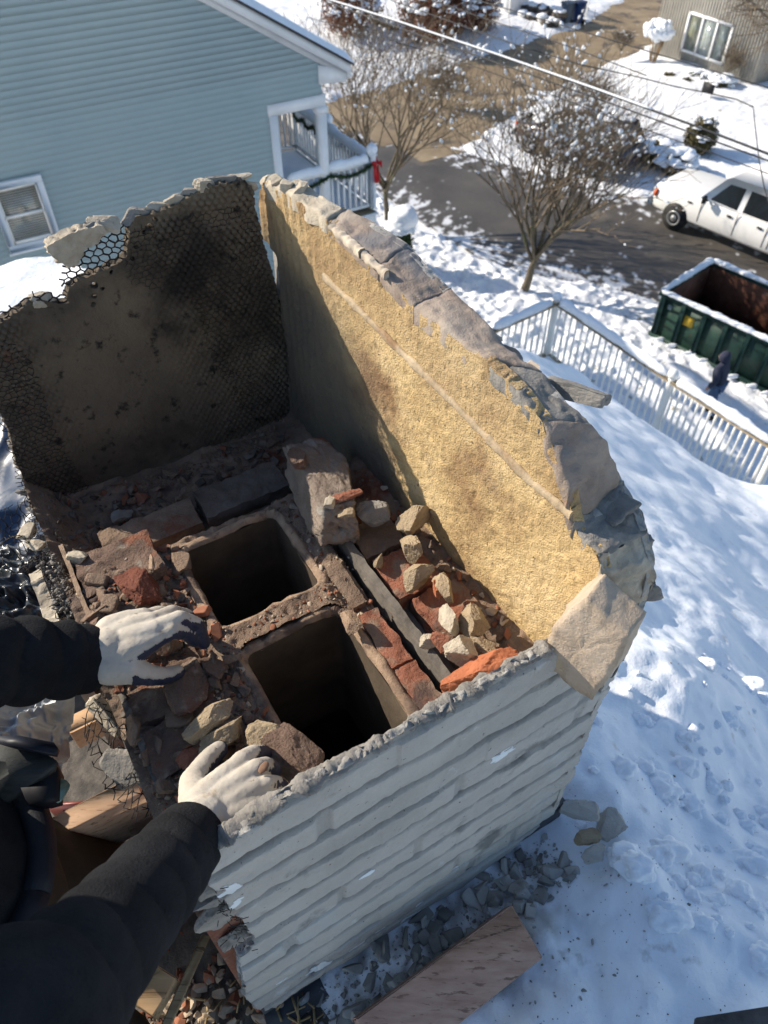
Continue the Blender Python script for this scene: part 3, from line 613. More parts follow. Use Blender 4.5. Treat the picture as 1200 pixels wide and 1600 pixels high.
# ---------------------------------------------------------------- vehicles
m_tyre = mat('tyre rubber', (.02, .02, .021), 20, .85, bump=.003); m_rim = mat('steel rim', (.42, .43, .44), 10, .35, metal=.8); m_trimb = mat('black trim', (.02, .02, .02), 5, .6)
m_cglass = mat('tinted car glass', (.012, .016, .02), 3, .06, spec=.8)
m_lamp = mat('amber lens', (.6, .09, .02), 3, .3); m_lens = mat('headlamp lens', (.6, .62, .62), 3, .2)
def vehicle(name, o, d, prof, H, Wd, body, label, wheels, cab, wins, rw=.4, bed=None, lights=True):
    """o: ground point under the near front corner, d: unit vector to the rear; side profile list (x, z_low, z_top) ; cab: (x, z) outline of the glasshouse"""
    d = np.asarray(d, float); w = np.array([-d[1], d[0], 0]); w = w if w@U > 0 else -w
    P = lambda x, y, z: o+d*x+w*y+Z3*z
    t = thing(name, o, label, 'car' if 'pick' not in name else 'pickup')
    prof = np.array(prof, float); n = len(prof); mb = MB(); ring = []
    sec = [(0, .10, 0.), (0.0, 0, .35), (.0, 0.0, .72), (.035, 0, .93), (.12, 0, 1.0)]
    for x, zl, zt in prof:
        endf = min(1, x/.25, (prof[-1][0]-x)/.2); ins = .10*(1-max(0, endf))
        s = [(.08+ins, zl), (.0+ins, zl+.1), (0+ins, zl+.5*(zt-zl)), (.02+ins, zl+.8*(zt-zl)), (.07+ins, zt-.03), (.16+ins, zt)]
        ring.append([P(x, y, z) for y, z in s]+[P(x, Wd-y, z) for y, z in s[::-1]])
    k = len(ring[0]); V_ = np.array(ring).reshape(-1, 3); i = np.arange(n-1)[:, None]*k+np.arange(k)[None]; j = np.arange(n-1)[:, None]*k+(np.arange(k)[None]+1) % k
    mb.add(V_, [np.stack([i, j, j+k, i+k], -1).reshape(-1, 4)]); mb.f.append(np.arange(k)[None]+mb.n-len(V_)); mb.f.append(((n-1)*k+np.arange(k))[None]+mb.n-len(V_))
    b = mb.build('body', body, t, smooth=False)
    zb = min(z for x, z in cab)
    mb = MB(); tum = lambda z: .04+.30*(z-zb)
    v = [P(x, tum(z), z) for x, z in cab]+[P(x, Wd-tum(z), z) for x, z in cab]; m_ = len(cab)
    mb.add(v, [list(range(m_)), list(range(m_, 2*m_))[::-1]]+[[q, (q+1) % m_, m_+(q+1) % m_, m_+q] for q in range(m_)]); mb.build('cab', body, t)
    for wn in wins:
        for side in (0, 1):
            mb = MB(); off = -.008
            v = [P(x, (tum(z)+off) if not side else Wd-tum(z)-off, z) for x, z in wn]; nn = len(wn); mb.add(v, [list(range(nn))]); mb.build('window', m_cglass, t)
    (xa, za), (xb, zb2) = cab[0], cab[1]; dx = np.array([xb-xa, zb2-za]); nrm = np.array([-dx[1], dx[0]]); nrm = nrm/np.linalg.norm(nrm)*.01
    if nrm[1] < 0: nrm = -nrm
    q0 = np.array([xa, za])+dx*.08+nrm; q1 = np.array([xa, za])+dx*.90+nrm
    mb = MB(); mb.add([P(q0[0], .14, q0[1]), P(q0[0], Wd-.14, q0[1]), P(q1[0], Wd-.30, q1[1]), P(q1[0], .30, q1[1])], [(0, 1, 2, 3)]); mb.build('windscreen', m_cglass, t)
    for x in wheels:
        for side in (0, 1):
            y0 = -.02 if not side else Wd+.02; s = 1 if not side else -1
            mb = MB(); mb.tube([P(x, y0+s*.015, rw+.03), P(x, y0+s*.14, rw+.03)], rw+.055, 22); mb.build('wheel_arch', m_trimb, t)
            mb = MB(); mb.tube([P(x, y0-s*.02, rw), P(x, y0-s*.035, rw), P(x, y0+s*.2, rw)], [rw-.04, rw, rw], 24); wh = mb.build('tyre', m_tyre, t, smooth=False)
            mb = MB(); mb.lathe(P(x, y0-s*.037, rw), [(.001, .012), (.06, .012), (.07, .0), (.15, -.02), (.2, .0), (rw*.6, .012), (rw*.62, -.01)], 16, up=-w*s, x=d); mb.build('rim', m_rim, wh, smooth=True)
    mb = MB(); zf = prof[0][1]; 
    mb.box(P(-.06, Wd/2, zf+.12), .16, Wd-.06, .24, [d, w, Z3], bevel=.03); mb.build('front_bumper', m_rim, t)
    mb = MB(); mb.box(P(-.005, Wd/2, zf+.45), .03, Wd*.55, .3, [d, w, Z3]); mb.build('grille', m_trimb, t)
    for y in (.22, Wd-.22): mb = MB(); mb.box(P(.0, y, zf+.45), .04, .26, .24, [d, w, Z3]); mb.build('headlight', m_lens, t)
    mb = MB(); mb.box(P(.10, .055, zf+.45), .10, .06, .22, [d, w, Z3]); mb.build('turn_signal', m_lamp, t)
    return t, P, w
m_carw = mat('white car paint', [(.76, .76, .75), (.82, .82, .81)], 2, .35, coat=.5, spec=.5)
m_carb = mat('maroon car paint', (.035, .016, .014), 3, .3, coat=.6, spec=.5)
dtr = onz(1168, 408, GZ)-onz(1048, 358, GZ); dtr /= np.linalg.norm(dtr)
o_ = onz(1048, 358, GZ)-dtr*.98
t, P, w = vehicle('pickup_truck', o_, dtr, [(0, .46, 1.12), (.05, .42, 1.17), (.5, .40, 1.21), (1.6, .38, 1.25), (1.9, .38, 1.25), (4.1, .38, 1.25), (6.1, .42, 1.32)], 1.95, 2.02, m_carw,
    'white crew cab pickup truck parked at the snowy kerb on the right', (.98, 4.95), [(1.62, 1.24), (2.20, 1.95), (2.34, 2.02), (3.95, 2.02), (4.08, 1.98), (4.12, 1.24)],
    [[(1.95, 1.30), (2.36, 1.84), (2.86, 1.86), (2.86, 1.27)], [(3.04, 1.27), (3.04, 1.86), (3.72, 1.86), (3.88, 1.84), (3.88, 1.27)]], rw=.385)
for x in (2.72, 3.72): mb = MB(); mb.box(P(x, -.012, 1.05), .16, .03, .06, [dtr, w, Z3], .008); mb.build('door_handle', m_trimb, t)
for x in (1.75, 2.96, 3.95, 4.12): mb = MB(); mb.box(P(x, -.004, .88), .012, .02, .68, [dtr, w, Z3]); mb.build('door_seam', m_trimb, t)
mb = MB(); mb.box(P(1.86, -.16, 1.32), .1, .16, .22, [dtr, w, Z3], .02); mb.box(P(1.88, -.04, 1.26), .05, .12, .05, [dtr, w, Z3]); mb.build('wing_mirror', m_trimb, t)
mb = MB(); mb.box(P(5.1, 1.01, 1.55), 1.9, 1.8, .5, [dtr, w, Z3], .06); mb.build('bed_cap', m_carw, t)
mb = MB(); mb.box(P(4.9, .105, 1.58), .9, .012, .26, [dtr, w, Z3]); mb.build('window', m_cglass, t)
mb = MB(); mb.box(P(1.35, -.004, 1.02), .16, .012, .05, [dtr, w, Z3]); mb.build('badge', m_trimb, t)
# dark car behind the tree
o_ = onz(950, 290, GZ)-dtr*4.6+W(.5, .6, 0)*0
t, P, w = vehicle('parked_suv', o_, dtr, [(0, .4, .75), (.2, .35, .95), (1.2, .35, 1.05), (4.4, .35, 1.08), (4.75, .4, 1.0)], 1.75, 1.9, m_carb,
    'dark maroon car parked behind the snowy street tree', (.85, 3.75), [(1.05, 1.04), (1.75, 1.68), (2.1, 1.76), (4.2, 1.74), (4.6, 1.06)], [[(1.55, 1.1), (1.95, 1.56), (2.7, 1.6), (2.7, 1.1)], [(2.82, 1.1), (2.82, 1.6), (4.1, 1.56), (4.3, 1.1)]], rw=.34)
mb = MB(); c_ = P(1.6, .95, 1.77)
for i in range(26):
    mb = MB(); mb.blob(P(.3+g.random()*3.9, .2+1.5*g.random(), (1.78 if i % 2 else 1.76) if i > 7 else 1.06) if i > 7 else P(.2+g.random()*.8, .2+1.5*g.random(), 1.06), (.22, .2, .05), 2, .4, i, 1.5); mb.build('snow_patch', m_snow, t, smooth=True)
# ---------------------------------------------------------------- dumpster
m_dgreen = mat('dark green steel', [(.008, .03, .024), (.018, .05, .038)], 4, .55, bump=.002, bscale=12, layers=[((.08, .03, .015), 9, .64, .72)])
m_rusti = mat('rusty steel inside', [(.09, .035, .02), (.20, .085, .05)], 3, .8, bump=.003, bscale=20, layers=[((.25, .17, .13), 2.2, .56, .66)])
A_ = onz(1035, 455, -10.35); dl = onz(1200, 531, -10.35)-A_; dl /= np.linalg.norm(dl); dw = np.cross(Z3, dl); dw = dw if dw@U > 0 else -dw
L_, Wd_, H_ = 4.4, 2.35, 1.34; dp = thing('dumpster', A_-Z3*H_, 'dark green roll off dumpster with rusty inside and snow on its rim', 'dumpster')
ax_ = [dl, dw, Z3]; D = lambda x, y, z: A_+dl*x+dw*y+Z3*(z-H_)
mb = MB()
for (x, y, sx, sy) in ((L_/2, .03, L_, .06), (L_/2, Wd_-.03, L_, .06), (.03, Wd_/2, .06, Wd_-.12), (L_-.03, Wd_/2, .06, Wd_-.12)): mb.box(D(x, y, H_/2+.06), sx, sy, H_-.16, ax_)
for i in range(8):
    x = .12+i*(L_-.24)/7
    for y in (-.04, Wd_+.04): mb.box(D(x, y, H_/2+.04), .12, .078, H_-.22, ax_, .01)
for y in (.6, 1.2, 1.8): mb.box(D(-.04, y, H_/2), .078, .12, H_-.2, ax_)
mb.box(D(L_/2, -.03, .1), L_, .12, .12, ax_); mb.build('body', m_dgreen, dp)
mb = MB()
for (x, y, sx, sy) in ((L_/2, .0, L_+.1, .14), (L_/2, Wd_, L_+.1, .14), (.0, Wd_/2, .14, Wd_-.14), (L_, Wd_/2, .14, Wd_-.14)): mb.box(D(x, y, H_-.06), sx, sy, .1, ax_, .015)
mb.build('rim', m_dgreen, dp)
mb = MB()
for (x, y, sx, sy) in ((L_/2, .064, L_-.13, .006), (L_/2, Wd_-.064, L_-.13, .006), (.064, Wd_/2, .006, Wd_-.13), (L_-.064, Wd_/2, .006, Wd_-.13)): mb.box(D(x, y, H_/2-.02), sx, sy, H_-.18, ax_)
mb.box(D(L_/2, Wd_/2, .08), L_-.12, Wd_-.12, .02, ax_); mb.build('inner_lining', m_rusti, dp)
mb = MB(); k_ = 40
for a, b in (((0, 0), (L_, 0)), ((0, Wd_), (L_, Wd_)), ((0, 0), (0, Wd_)), ((L_, 0), (L_, Wd_))): snowcap(mb, D(*a, H_-.01), D(*b, H_-.01), .19, .09, k_); k_ += 1
mb.build('snow_cap', m_snow, dp, smooth=True)
mb = MB(); mb.box(D(.93, -.004, .88), .28, .006, .28, ax_); st = mb.build('warning_sticker', mat('yellow sticker', (.5, .33, .03), 6, .5, layers=[((.25, .15, .03), 14, .55, .7)]), dp)
mb = MB(); mb.box(D(.33, -.004, 1.02), .12, .006, .14, ax_); mb.build('label_plate', mat('worn plate', (.14, .2, .22), 10), dp)
for i in range(9): mb = MB(); mb.blob(D(.3+.45*i+.1*g.random(), -.12, .13), (.16, .05, .06), 2, .5, i, 1.5); mb.build('snow_lump', m_snow, dp, smooth=True)
# ---------------------------------------------------------------- cables
m_cable = mat('black cable', (.02, .02, .022), 5, .5)
def cable(pts, zz, r, label, snow=0, sag=0, name='cable', wob=0):
    P_ = [onz(*p, z_) for p, z_ in zip(pts, zz)]; c = []
    for a, b in zip(P_[:-1], P_[1:]):
        s = np.linspace(0, 1, 14)[:-1, None]; c.append(a+(b-a)*s)
    c = np.vstack(c+[P_[-1][None]]); mb = MB(); mb.tube(c, r, 6)
    o = tag(mb.build(name, m_cable, base=c[len(c)//2], smooth=True), label, 'cable', 'overhead cables')
    if snow: ms = MB(); ms.tube(c[int(len(c)*snow[0]):int(len(c)*snow[1])]+Z3*r*.9, r*1.0, 6); ms.build('snow_cap', m_snow, o, smooth=True)
def straight(a, b, n=6, z0=-5.0, z1=-5.0, bow=0):
    t = np.linspace(-.08, 1.08, n); return [(a[0]+(b[0]-a[0])*k, a[1]+(b[1]-a[1])*k+bow*4*k*(1-k)) for k in t], [z0+(z1-z0)*k for k in t]
p, z_ = straight((515, 0), (1200, 240), bow=-6); cable(p, z_, .019, 'thickest black cable, snow lying along it, crossing from the top edge towards the pickup', snow=(.05, .72))
p, z_ = straight((560, 21), (1200, 251), bow=-1, z0=-5.4, z1=-5.4); cable(p, z_, .014, 'black cable just beneath the thick snowy cable, reaching the right edge below it')
p, z_ = straight((622, 0), (1200, 172), bow=2, z0=-4.6, z1=-4.6)
cable([(610, 0), (797, 67), (907, 101), (954, 111), (1000, 121), (1054, 135), (1100, 144), (1150, 155), (1177, 167)], [-5]*9, .011, 'thin cable meeting the hanging drop line near the right edge')
cable([(1177, 167), (1180, 198), (1186, 250), (1194, 292), (1212, 350)], [-5, -4.98, -4.95, -4.95, -4.9], .010, 'thin drop line hanging down the right edge across the pickup')
cable([(660, -6), (740, 23), (887, 72), (1010, 118)], [-4.6]*4, .010, 'thin pale lit cable crossing the driveway in the middle of the wires')
cable([(725, -8), (745, 0), (940, 58), (1210, 140)], [-4.4]*4, .010, 'thin upper cable passing over the bins towards the grey house')
cable([(480, 27), (600, 60), (712, 93), (800, 125), (960, 185), (1120, 242), (1210, 275)], [-5.6]*7, .009, 'thin lowest dark cable crossing the two snowy street trees')
# ---------------------------------------------------------------- person by the dumpster
m_navy = mat('navy jacket', (.03, .035, .06), 12, .9, bump=.002, bscale=40); m_jean = mat('blue jeans', (.05, .09, .17), 12, .9, bump=.002); m_skin = mat('skin', (.42, .24, .17), 10, .6); m_boot = mat('dark boots', (.03, .025, .02), 10, .7)
def skin_mesh(name, verts, edges, radii, m, parent, sub=2, root=0, smooth=True):
    me = bpy.data.meshes.new(name); o = bpy.data.objects.new(name, me); COL.objects.link(o)
    b = np.zeros(3); p = parent
    while p is not None: b = b+np.array(p.location); p = p.parent
    vv_ = [tuple(np.asarray(q, float)+OFF-b) for q in verts]; me.from_pydata(vv_, edges, []); me.update()
    o.modifiers.new('skin', 'SKIN').use_smooth_shade = smooth; md = o.modifiers.new('sub', 'SUBSURF'); md.levels = md.render_levels = sub
    sv = me.skin_vertices[0].data
    for i, r in enumerate(radii): sv[i].radius = (r, r) if np.isscalar(r) else tuple(r); sv[i].use_root = (i == root)
    dg = bpy.context.evaluated_depsgraph_get(); dg.update(); me2 = bpy.data.meshes.new_from_object(o.evaluated_get(dg)); me2.name = name
    o.modifiers.clear(); o.data = me2; bpy.data.meshes.remove(me); o.data.materials.clear(); o.data.materials.append(m); o.parent = parent
    return o
fp = onz(1102, 652, GZ)+Z3*.08; pr = thing('person', fp, 'person in navy hooded jacket and blue jeans walking past the green dumpster', 'person')
fw = W(-.2, 1, 0); fw = fw/np.linalg.norm(fw); sd_ = np.cross(fw, Z3)
Q = lambda f_, s_, z_: fp+fw*f_+sd_*s_+Z3*z_
skin_mesh('jeans', [Q(0, 0, .92), Q(0, .1, .86), Q(.12, .1, .5), Q(.02, .1, .1), Q(0, -.1, .86), Q(-.08, -.1, .48), Q(-.25, -.1, .14)], [(0, 1), (1, 2), (2, 3), (0, 4), (4, 5), (5, 6)], [.15, .105, .08, .06, .105, .08, .06], m_jean, pr)
skin_mesh('jacket', [Q(0, 0, .86), Q(.03, 0, 1.1), Q(.08, 0, 1.34), Q(.1, 0, 1.47), Q(.08, .17, 1.38), Q(.02, .27, 1.12), Q(.16, .24, .92), Q(.08, -.17, 1.38), Q(-.02, -.27, 1.12), Q(.1, -.25, .9)], [(0, 1), (1, 2), (2, 3), (2, 4), (4, 5), (5, 6), (2, 7), (7, 8), (8, 9)], [.17, .17, .17, .08, .09, .07, .055, .09, .07, .055], m_navy, pr)
mb = MB(); mb.blob(Q(.12, 0, 1.6), (.10, .09, .13), 3, .05); hd = mb.build('head', m_skin, pr, smooth=True)
mb = MB(); mb.blob(Q(.09, 0, 1.61), (.125, .115, .145), 3, .08, 2); mb.build('hood', m_navy, pr, smooth=True)
for s, f_ in ((1, .03), (-1, -.25)):
    mb = MB(); mb.blob(Q(f_+.07, s*.1, .05), (.09, .07, .06), 3, .1); mb.blob(Q(f_, s*.1, .09), (.06, .06, .09), 2, .1); mb.build('boot', m_boot, pr, smooth=True)
    mb = MB(); mb.blob(Q(.18 if s > 0 else .12, s*.245, .84), (.04, .035, .06), 2, .2, 4, 3); mb.build('hand', m_skin, pr, smooth=True)
# ================================================================ CHIMNEY
rngc = np.random.default_rng(77)
m_yel = mat('yellow sandy render', [(.38, .25, .12), (.60, .44, .22), (.74, .58, .33)], 5, .95, detail=10, vor=(300, .0013), bump=.0045, bscale=130, bump2=.003, b2scale=420,
            layers=[((.27, .165, .085), 3.6, .47, .66), ((.15, .10, .06), 120, .62, .70), ((.30, .27, .24), 2.6, .58, .72), ((.16, .10, .06), 28, .68, .75)])
m_soot = mat('sooty render', [(.065, .052, .040), (.13, .105, .078), (.18, .145, .10)], 3.5, .92, detail=9, bump=.006, bscale=50, bump2=.003, b2scale=260,
             layers=[((.03, .026, .022), 3.2, .50, .68), ((.02, .018, .016), 34, .56, .70), ((.15, .08, .05), 11, .66, .74)])
m_grey = mat('grey render', [(.345, .335, .31), (.455, .44, .41)], 5, .95, detail=7, bump=.005, bscale=55, bump2=.003, b2scale=300,
             layers=[((.42, .43, .42), 3.5, .56, .68), ((.19, .19, .18), 9, .58, .72), ((.12, .12, .12), 110, .66, .71), ((.47, .48, .47), 22, .64, .70)])
m_greyd = mat('grey render broken edge', [(.16, .155, .145), (.30, .28, .25)], 25, .95, bump=.005, bscale=80, bump2=.002, b2scale=300)
m_crust = mat('weathered crust', [(.20, .155, .125), (.31, .25, .205), (.36, .31, .26)], 10, .95, detail=7, bump=.003, bscale=80, bump2=.002, b2scale=350,
              layers=[((.34, .21, .13), 14, .60, .70), ((.20, .19, .19), 6, .56, .68)])
m_sand = mat('sandy broken render', [(.36, .31, .24), (.55, .49, .39)], 30, .95, bump=.004, bscale=120, bump2=.002, b2scale=400)
m_pale = mat('pale mortar', [(.42, .35, .27), (.58, .50, .40)], 14, .95, bump=.003, bscale=90, layers=[((.30, .16, .08), 16, .60, .72)])
m_brickb = mat('orange brick', [(.30, .10, .05), (.46, .165, .08)], 20, .92, bump=.004, bscale=70, bump2=.002, b2scale=260, layers=[((.26, .20, .16), 24, .58, .70), ((.10, .06, .05), 12, .62, .72)])
m_brick = mat('dusty orange brick', [(.20, .08, .05), (.33, .135, .085)], 20, .95, detail=8, bump=.006, bscale=70, bump2=.003, b2scale=260, layers=[((.24, .17, .125), 22, .48, .62), ((.10, .065, .055), 10, .55, .68)])
m_mort = mat('dirty mortar bed', [(.16, .11, .08), (.30, .22, .16)], 14, .97, detail=8, bump=.006, bscale=60, bump2=.003, b2scale=240,
             layers=[((.20, .075, .045), 9, .57, .68), ((.07, .05, .045), 7, .55, .68), ((.30, .25, .2), 60, .66, .74)])
m_clay = mat('sandy flue tile', [(.24, .165, .115), (.40, .29, .20)], 30, .95, bump=.003, bscale=120, bump2=.002, b2scale=400, layers=[((.12, .085, .065), 10, .50, .66), ((.17, .12, .09), 45, .52, .64)])
m_flue = mat('sooty flue lining', [(.05, .038, .028), (.11, .085, .06)], 9, .9, bump=.003, bscale=40, layers=[((.11, .065, .03), 7, .60, .74)])
m_wire = mat('sooty wire', (.015, .012, .011), 20, .7, spec=.4)
m_dbr = mat('dusty dark brick', [(.13, .085, .065), (.24, .165, .125)], 14, .95, detail=8, bump=.006, bscale=70, bump2=.004, b2scale=280, layers=[((.24, .10, .06), 12, .55, .66), ((.30, .25, .20), 30, .55, .68)])
m_blk0 = mat('sooty brick row', [(.08, .065, .055), (.16, .13, .11)], 12, .95, detail=8, bump=.005, bscale=60)
m_ledge = mat('grey flue flange', [(.10, .09, .08), (.19, .17, .145)], 18, .85, bump=.003, bscale=60)
# ---- panels: a broken sheet of render with real thickness and a ragged rim
def snap_panel(outline, st, jag, seed, holes=()):
    outline = np.asarray(outline, float); lo = outline.min(0)-st*2; hi = outline.max(0)+st*2
    a = np.arange(lo[0], hi[0], st); b = np.arange(lo[1], hi[1], st); A, B = np.meshgrid(a, b, indexing='ij')
    def S(A, B):
        s = sdf(np.stack([A, B], -1), outline)+jag*fbm(pt3(A, B, 0), .35/jag*.18, 4, seed)+jag*.4*vn(pt3(A, B, 5)/(jag*1.3), seed+9)
        for (hc, hr) in holes: s = np.minimum(s, np.hypot(A-hc[0], B-hc[1])-hr)
        return s
    s = S(A, B); e = st*.25; gx = (S(A+e, B)-S(A-e, B))/(2*e); gy = (S(A, B+e)-S(A, B-e))/(2*e); gg = gx*gx+gy*gy+.15
    m = len(b); i = (np.arange(len(a)-1)[:, None]*m+np.arange(m-1)[None]).ravel(); f = np.stack([i, i+m, i+m+1, i+1], -1)
    keep = s.ravel()[f].mean(1) > 0; f = f[keep]
    ed = np.sort(np.concatenate([f[:, [0, 1]], f[:, [1, 2]], f[:, [2, 3]], f[:, [3, 0]]]), 1); dr = np.concatenate([f[:, [0, 1]], f[:, [1, 2]], f[:, [2, 3]], f[:, [3, 0]]])
    uq, inv, cnt = np.unique(ed, axis=0, return_inverse=True, return_counts=True); be = dr[cnt[inv.ravel()] == 1]
    bv = np.zeros(A.size, bool); bv[be.ravel()] = True
    mv = np.clip(s/np.sqrt(gg), -st*.9, st*.9)*bv.reshape(A.shape); A2 = A-mv*gx/np.sqrt(gg); B2 = B-mv*gy/np.sqrt(gg)
    used = np.unique(f); rm = np.full(A.size, -1); rm[used] = np.arange(len(used))
    return A2.ravel()[used], B2.ravel()[used], rm[f], rm[be]
def panel(mb, outline, mapf, th, st, disp, jag=.004, seed=0, holes=(), rows=2, rimnoise=.002, backdisp=None):
    a, b, f, be = snap_panel(outline, st, jag, seed, holes); n = len(a)
    fr = mapf(a, b, disp(a, b)); bk = mapf(a, b, -th+(backdisp(a, b) if backdisp else 0*a))
    mb.add(np.vstack([fr, bk]), [f, f[:, ::-1]+n])
    # rim rows
    bvs = np.unique(be); mp = np.full(n, -1); mp[bvs] = np.arange(len(bvs)); E = mp[be]; L = [fr[bvs]]
    cen = fr.mean(0)
    for r in range(1, rows+1):
        t = r/(rows+1); q = fr[bvs]*(1-t)+bk[bvs]*t; q = q+rimnoise*2*np.stack([vn(q*160+k*9.1, 3+k) for k in range(3)], -1); L.append(q)
    L.append(bk[bvs]); v = np.vstack(L); k = len(bvs); fs = [np.stack([E[:, 0]+r*k, E[:, 1]+r*k, E[:, 1]+(r+1)*k, E[:, 0]+(r+1)*k], -1)[:, ::-1] for r in range(rows+1)]
    mb.add(v, fs); return mb
def hexwire(mb, poly, mapf, size, r, warp=.15, seed=0, flat=1.0):
    g = np.random.default_rng(seed); poly = np.asarray(poly); lo = poly.min(0)-size; hi = poly.max(0)+size; E = {}
    s = size/math.sqrt(3); pts = {}
    for i in range(int((hi[0]-lo[0])/size)+2):
        for j in range(int((hi[1]-lo[1])/(s*1.5*flat))+2):
            cx_ = lo[0]+size*(i+.5*(j % 2)); cy_ = lo[1]+s*1.5*j*flat; c = []
            for k in range(6):
                a = math.pi/6+k*math.pi/3; p = (cx_+s*math.cos(a), cy_+s*math.sin(a)*flat); key = (round(p[0]/size*6), round(p[1]/size*6)); 
                if key not in pts: pts[key] = np.array(p)+g.normal(size=2)*size*warp*.5
                c.append(key)
            for k in range(6): E[tuple(sorted((c[k], c[(k+1) % 6])))] = 1
    for (p, q) in E:
        if p == q: continue
        A, B = pts[p], pts[q]; m = (A+B)/2
        if sdf(m[None], poly)[0] > 0:
            w = [mapf(np.array([x[0]]), np.array([x[1]]), np.array([.0015*vn(pt3(x[0]*60, x[1]*60), seed)]).ravel())[0] for x in (A, m, B)]
            mb.tube(w, r*(.8+.5*g.random()), 4)
ch = thing('chimney', W(.25, .8, -1.75), 'broken open chimney of two sooty flues ringed by peeling rendered walls', 'chimney')
def box_uvz(mb, u0, u1, v0, v1, z0, z1, bevel=0): return mb.box(W((u0+u1)/2, (v0+v1)/2, (z0+z1)/2), u1-u0, v1-v0, z1-z0, bevel=bevel)
# yellow wall ------------------------------------------------------------
KY = .0465; CY = .53+.36*KY
def uin(v): return CY-KY*v
def onyw(x, y, t=0.0):
    r = ray(x, y); n = U+KY*V; return r*((CY+t)/(r@n))
inn = [(410, 285), (450, 305), (513, 346), (548, 377), (592, 418), (606, 436), (647, 480), (685, 508), (737, 552), (758, 562), (808, 608), (846, 658), (867, 708), (887, 770), (896, 820), (900, 835), (933, 867), (940, 895), (925, 912), (900, 940), (882, 975), (870, 1015)]
out = [(422, 275), (470, 289), (540, 328), (590, 351), (637, 382), (662, 409), (705, 452), (748, 491), (790, 545), (848, 583), (890, 635), (925, 662), (945, 690), (958, 717), (973, 748), (1000, 795), (1013, 832), (1025, 874), (1018, 915), (1006, 950), (988, 1000), (962, 1045)]
TH = [.02, .028, .037, .05, .06, .065, .068, .064, .055, .056, .052, .062, .075, .09, .103, .1, .09, .085, .08, .08, .08, .08]
I3 = np.array([uvz(onyw(*p)) for p in inn]); O3 = np.array([uvz(onyw(*p, t)) for p, t in zip(out, TH)])
far = [(404, 320), (411, 370), (434, 402), (436, 440), (440, 500), (449, 560), (455, 650)]; F3 = np.array([uvz(onyw(*p)) for p in far[::-1]])
ol = np.vstack([[[F3[0][1], -1.2]], F3[:, 1:], I3[:, 1:], [[I3[-1][1]-.005, -1.2]]])
my = lambda a, b, d: W(uin(a)-d, a, b)
def dy(a, b):
    p = pt3(a, b); return .0035*fbm(p, 9, 3, 1)+.0016*fbm(p, 70, 3, 2)+.0018*np.maximum(0, vn(p*150, 5))-.003*np.maximum(0, vn(p*75, 6)-.55)*2+.001*np.sin(a*260)*sst(.95, 1.15, a)
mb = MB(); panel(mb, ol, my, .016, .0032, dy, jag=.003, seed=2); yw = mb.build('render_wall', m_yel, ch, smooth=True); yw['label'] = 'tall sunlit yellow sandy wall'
paint(yw, 'soot_shade', lambda u, v, z: np.clip(sst(.72, .92, v-.75*(z+.95)+.10*fbm(pt3(v, z), 7, 4, 3))*sst(-.60, -.74, z+.04*vn(pt3(v, z)*9, 5)), 0, 1)); tint_by_attr(m_yel, 'soot_shade', (.10, .092, .08), .9); paint(yw, 'aged', lambda u, v, z: np.clip(sst(-.74, -.62, z+.05*fbm(pt3(v, z), 6, 4, 7))*(.75+.5*fbm(pt3(v, z), 14, 4, 9)), 0, 1)); tint_by_attr(m_yel, 'aged', (.30, .20, .11), .55)  # sooty far corner, spread to paint in the shadow cast there
# outer leaf of the same wall, grey-brown
ool = np.vstack([[[O3[0][1], -1.62]], O3[:, 1:], [[O3[-1][1], -1.52]]])
mo = lambda a, b, d: W(uin(a)+np.interp(-a, -O3[:, 1][::1], TH)+d, a, b)
mb = MB(); panel(mb, ool, mo, .012, .008, lambda a, b: .002*fbm(pt3(a, b), 20, 3, 1), jag=.003, seed=4); mb.build('outer_leaf', m_grey, yw, smooth=True)
# ruled broken top between the two leaves, in slabs with steps between them
def ruled(i0, i1, lift, seed, m, name, parent, rough=.003, drop=(0, 0)):
    A = I3[i0:i1+1]; B = O3[i0:i1+1]; n = i1-i0; per = 14; s = np.linspace(0, n, n*per+1); k = np.minimum(s.astype(int), n-1); f = (s-k)[:, None]
    a = A[k]*(1-f)+A[k+1]*f; b = B[k]*(1-f)+B[k+1]*f; a[:, 0] = CY-KY*a[:, 1]; c = 22; t = np.linspace(0, 1, c)[None, :, None]
    q = a[:, None]*(1-t)+b[:, None]*t; e = np.minimum(1, np.minimum(t, 1-t)*8)**.5; p = q.reshape(-1, 3)
    nz = rough*fbm(p, 30, 4, seed)*1.6+rough*.5*vn(p*130, seed+3); end = np.minimum(1, np.minimum(s, n-s)*3)[:, None]**.5
    lf = lift*(.2+.8*e[..., 0])*(.3+.7*end)+nz.reshape(q.shape[:2]); q = q.copy(); q[..., 2] += lf; q[..., 0] += rough*vn(p*60, seed+7).reshape(q.shape[:2])*.8; q[..., 1] += rough*vn(p*70, seed+8).reshape(q.shape[:2])
    q2 = q.copy(); q2[..., 2] -= .02+lift
    v = np.vstack([q.reshape(-1, 3), q2.reshape(-1, 3)]); R_ = len(s); i = (np.arange(R_-1)[:, None]*c+np.arange(c-1)[None]).ravel(); top = np.stack([i, i+1, i+c+1, i+c], -1); N_ = R_*c
    def side(idx): return np.stack([idx[:-1], idx[1:], idx[1:]+N_, idx[:-1]+N_], -1)
    ar = np.arange(R_)*c; fs = [top, side(ar), side(ar+c-1), side(np.arange(c)), side((R_-1)*c+np.arange(c))]
    mb = MB(); mb.add(W(v[:, 0], v[:, 1], v[:, 2]), fs); return mb.build(name, m, parent, smooth=False)
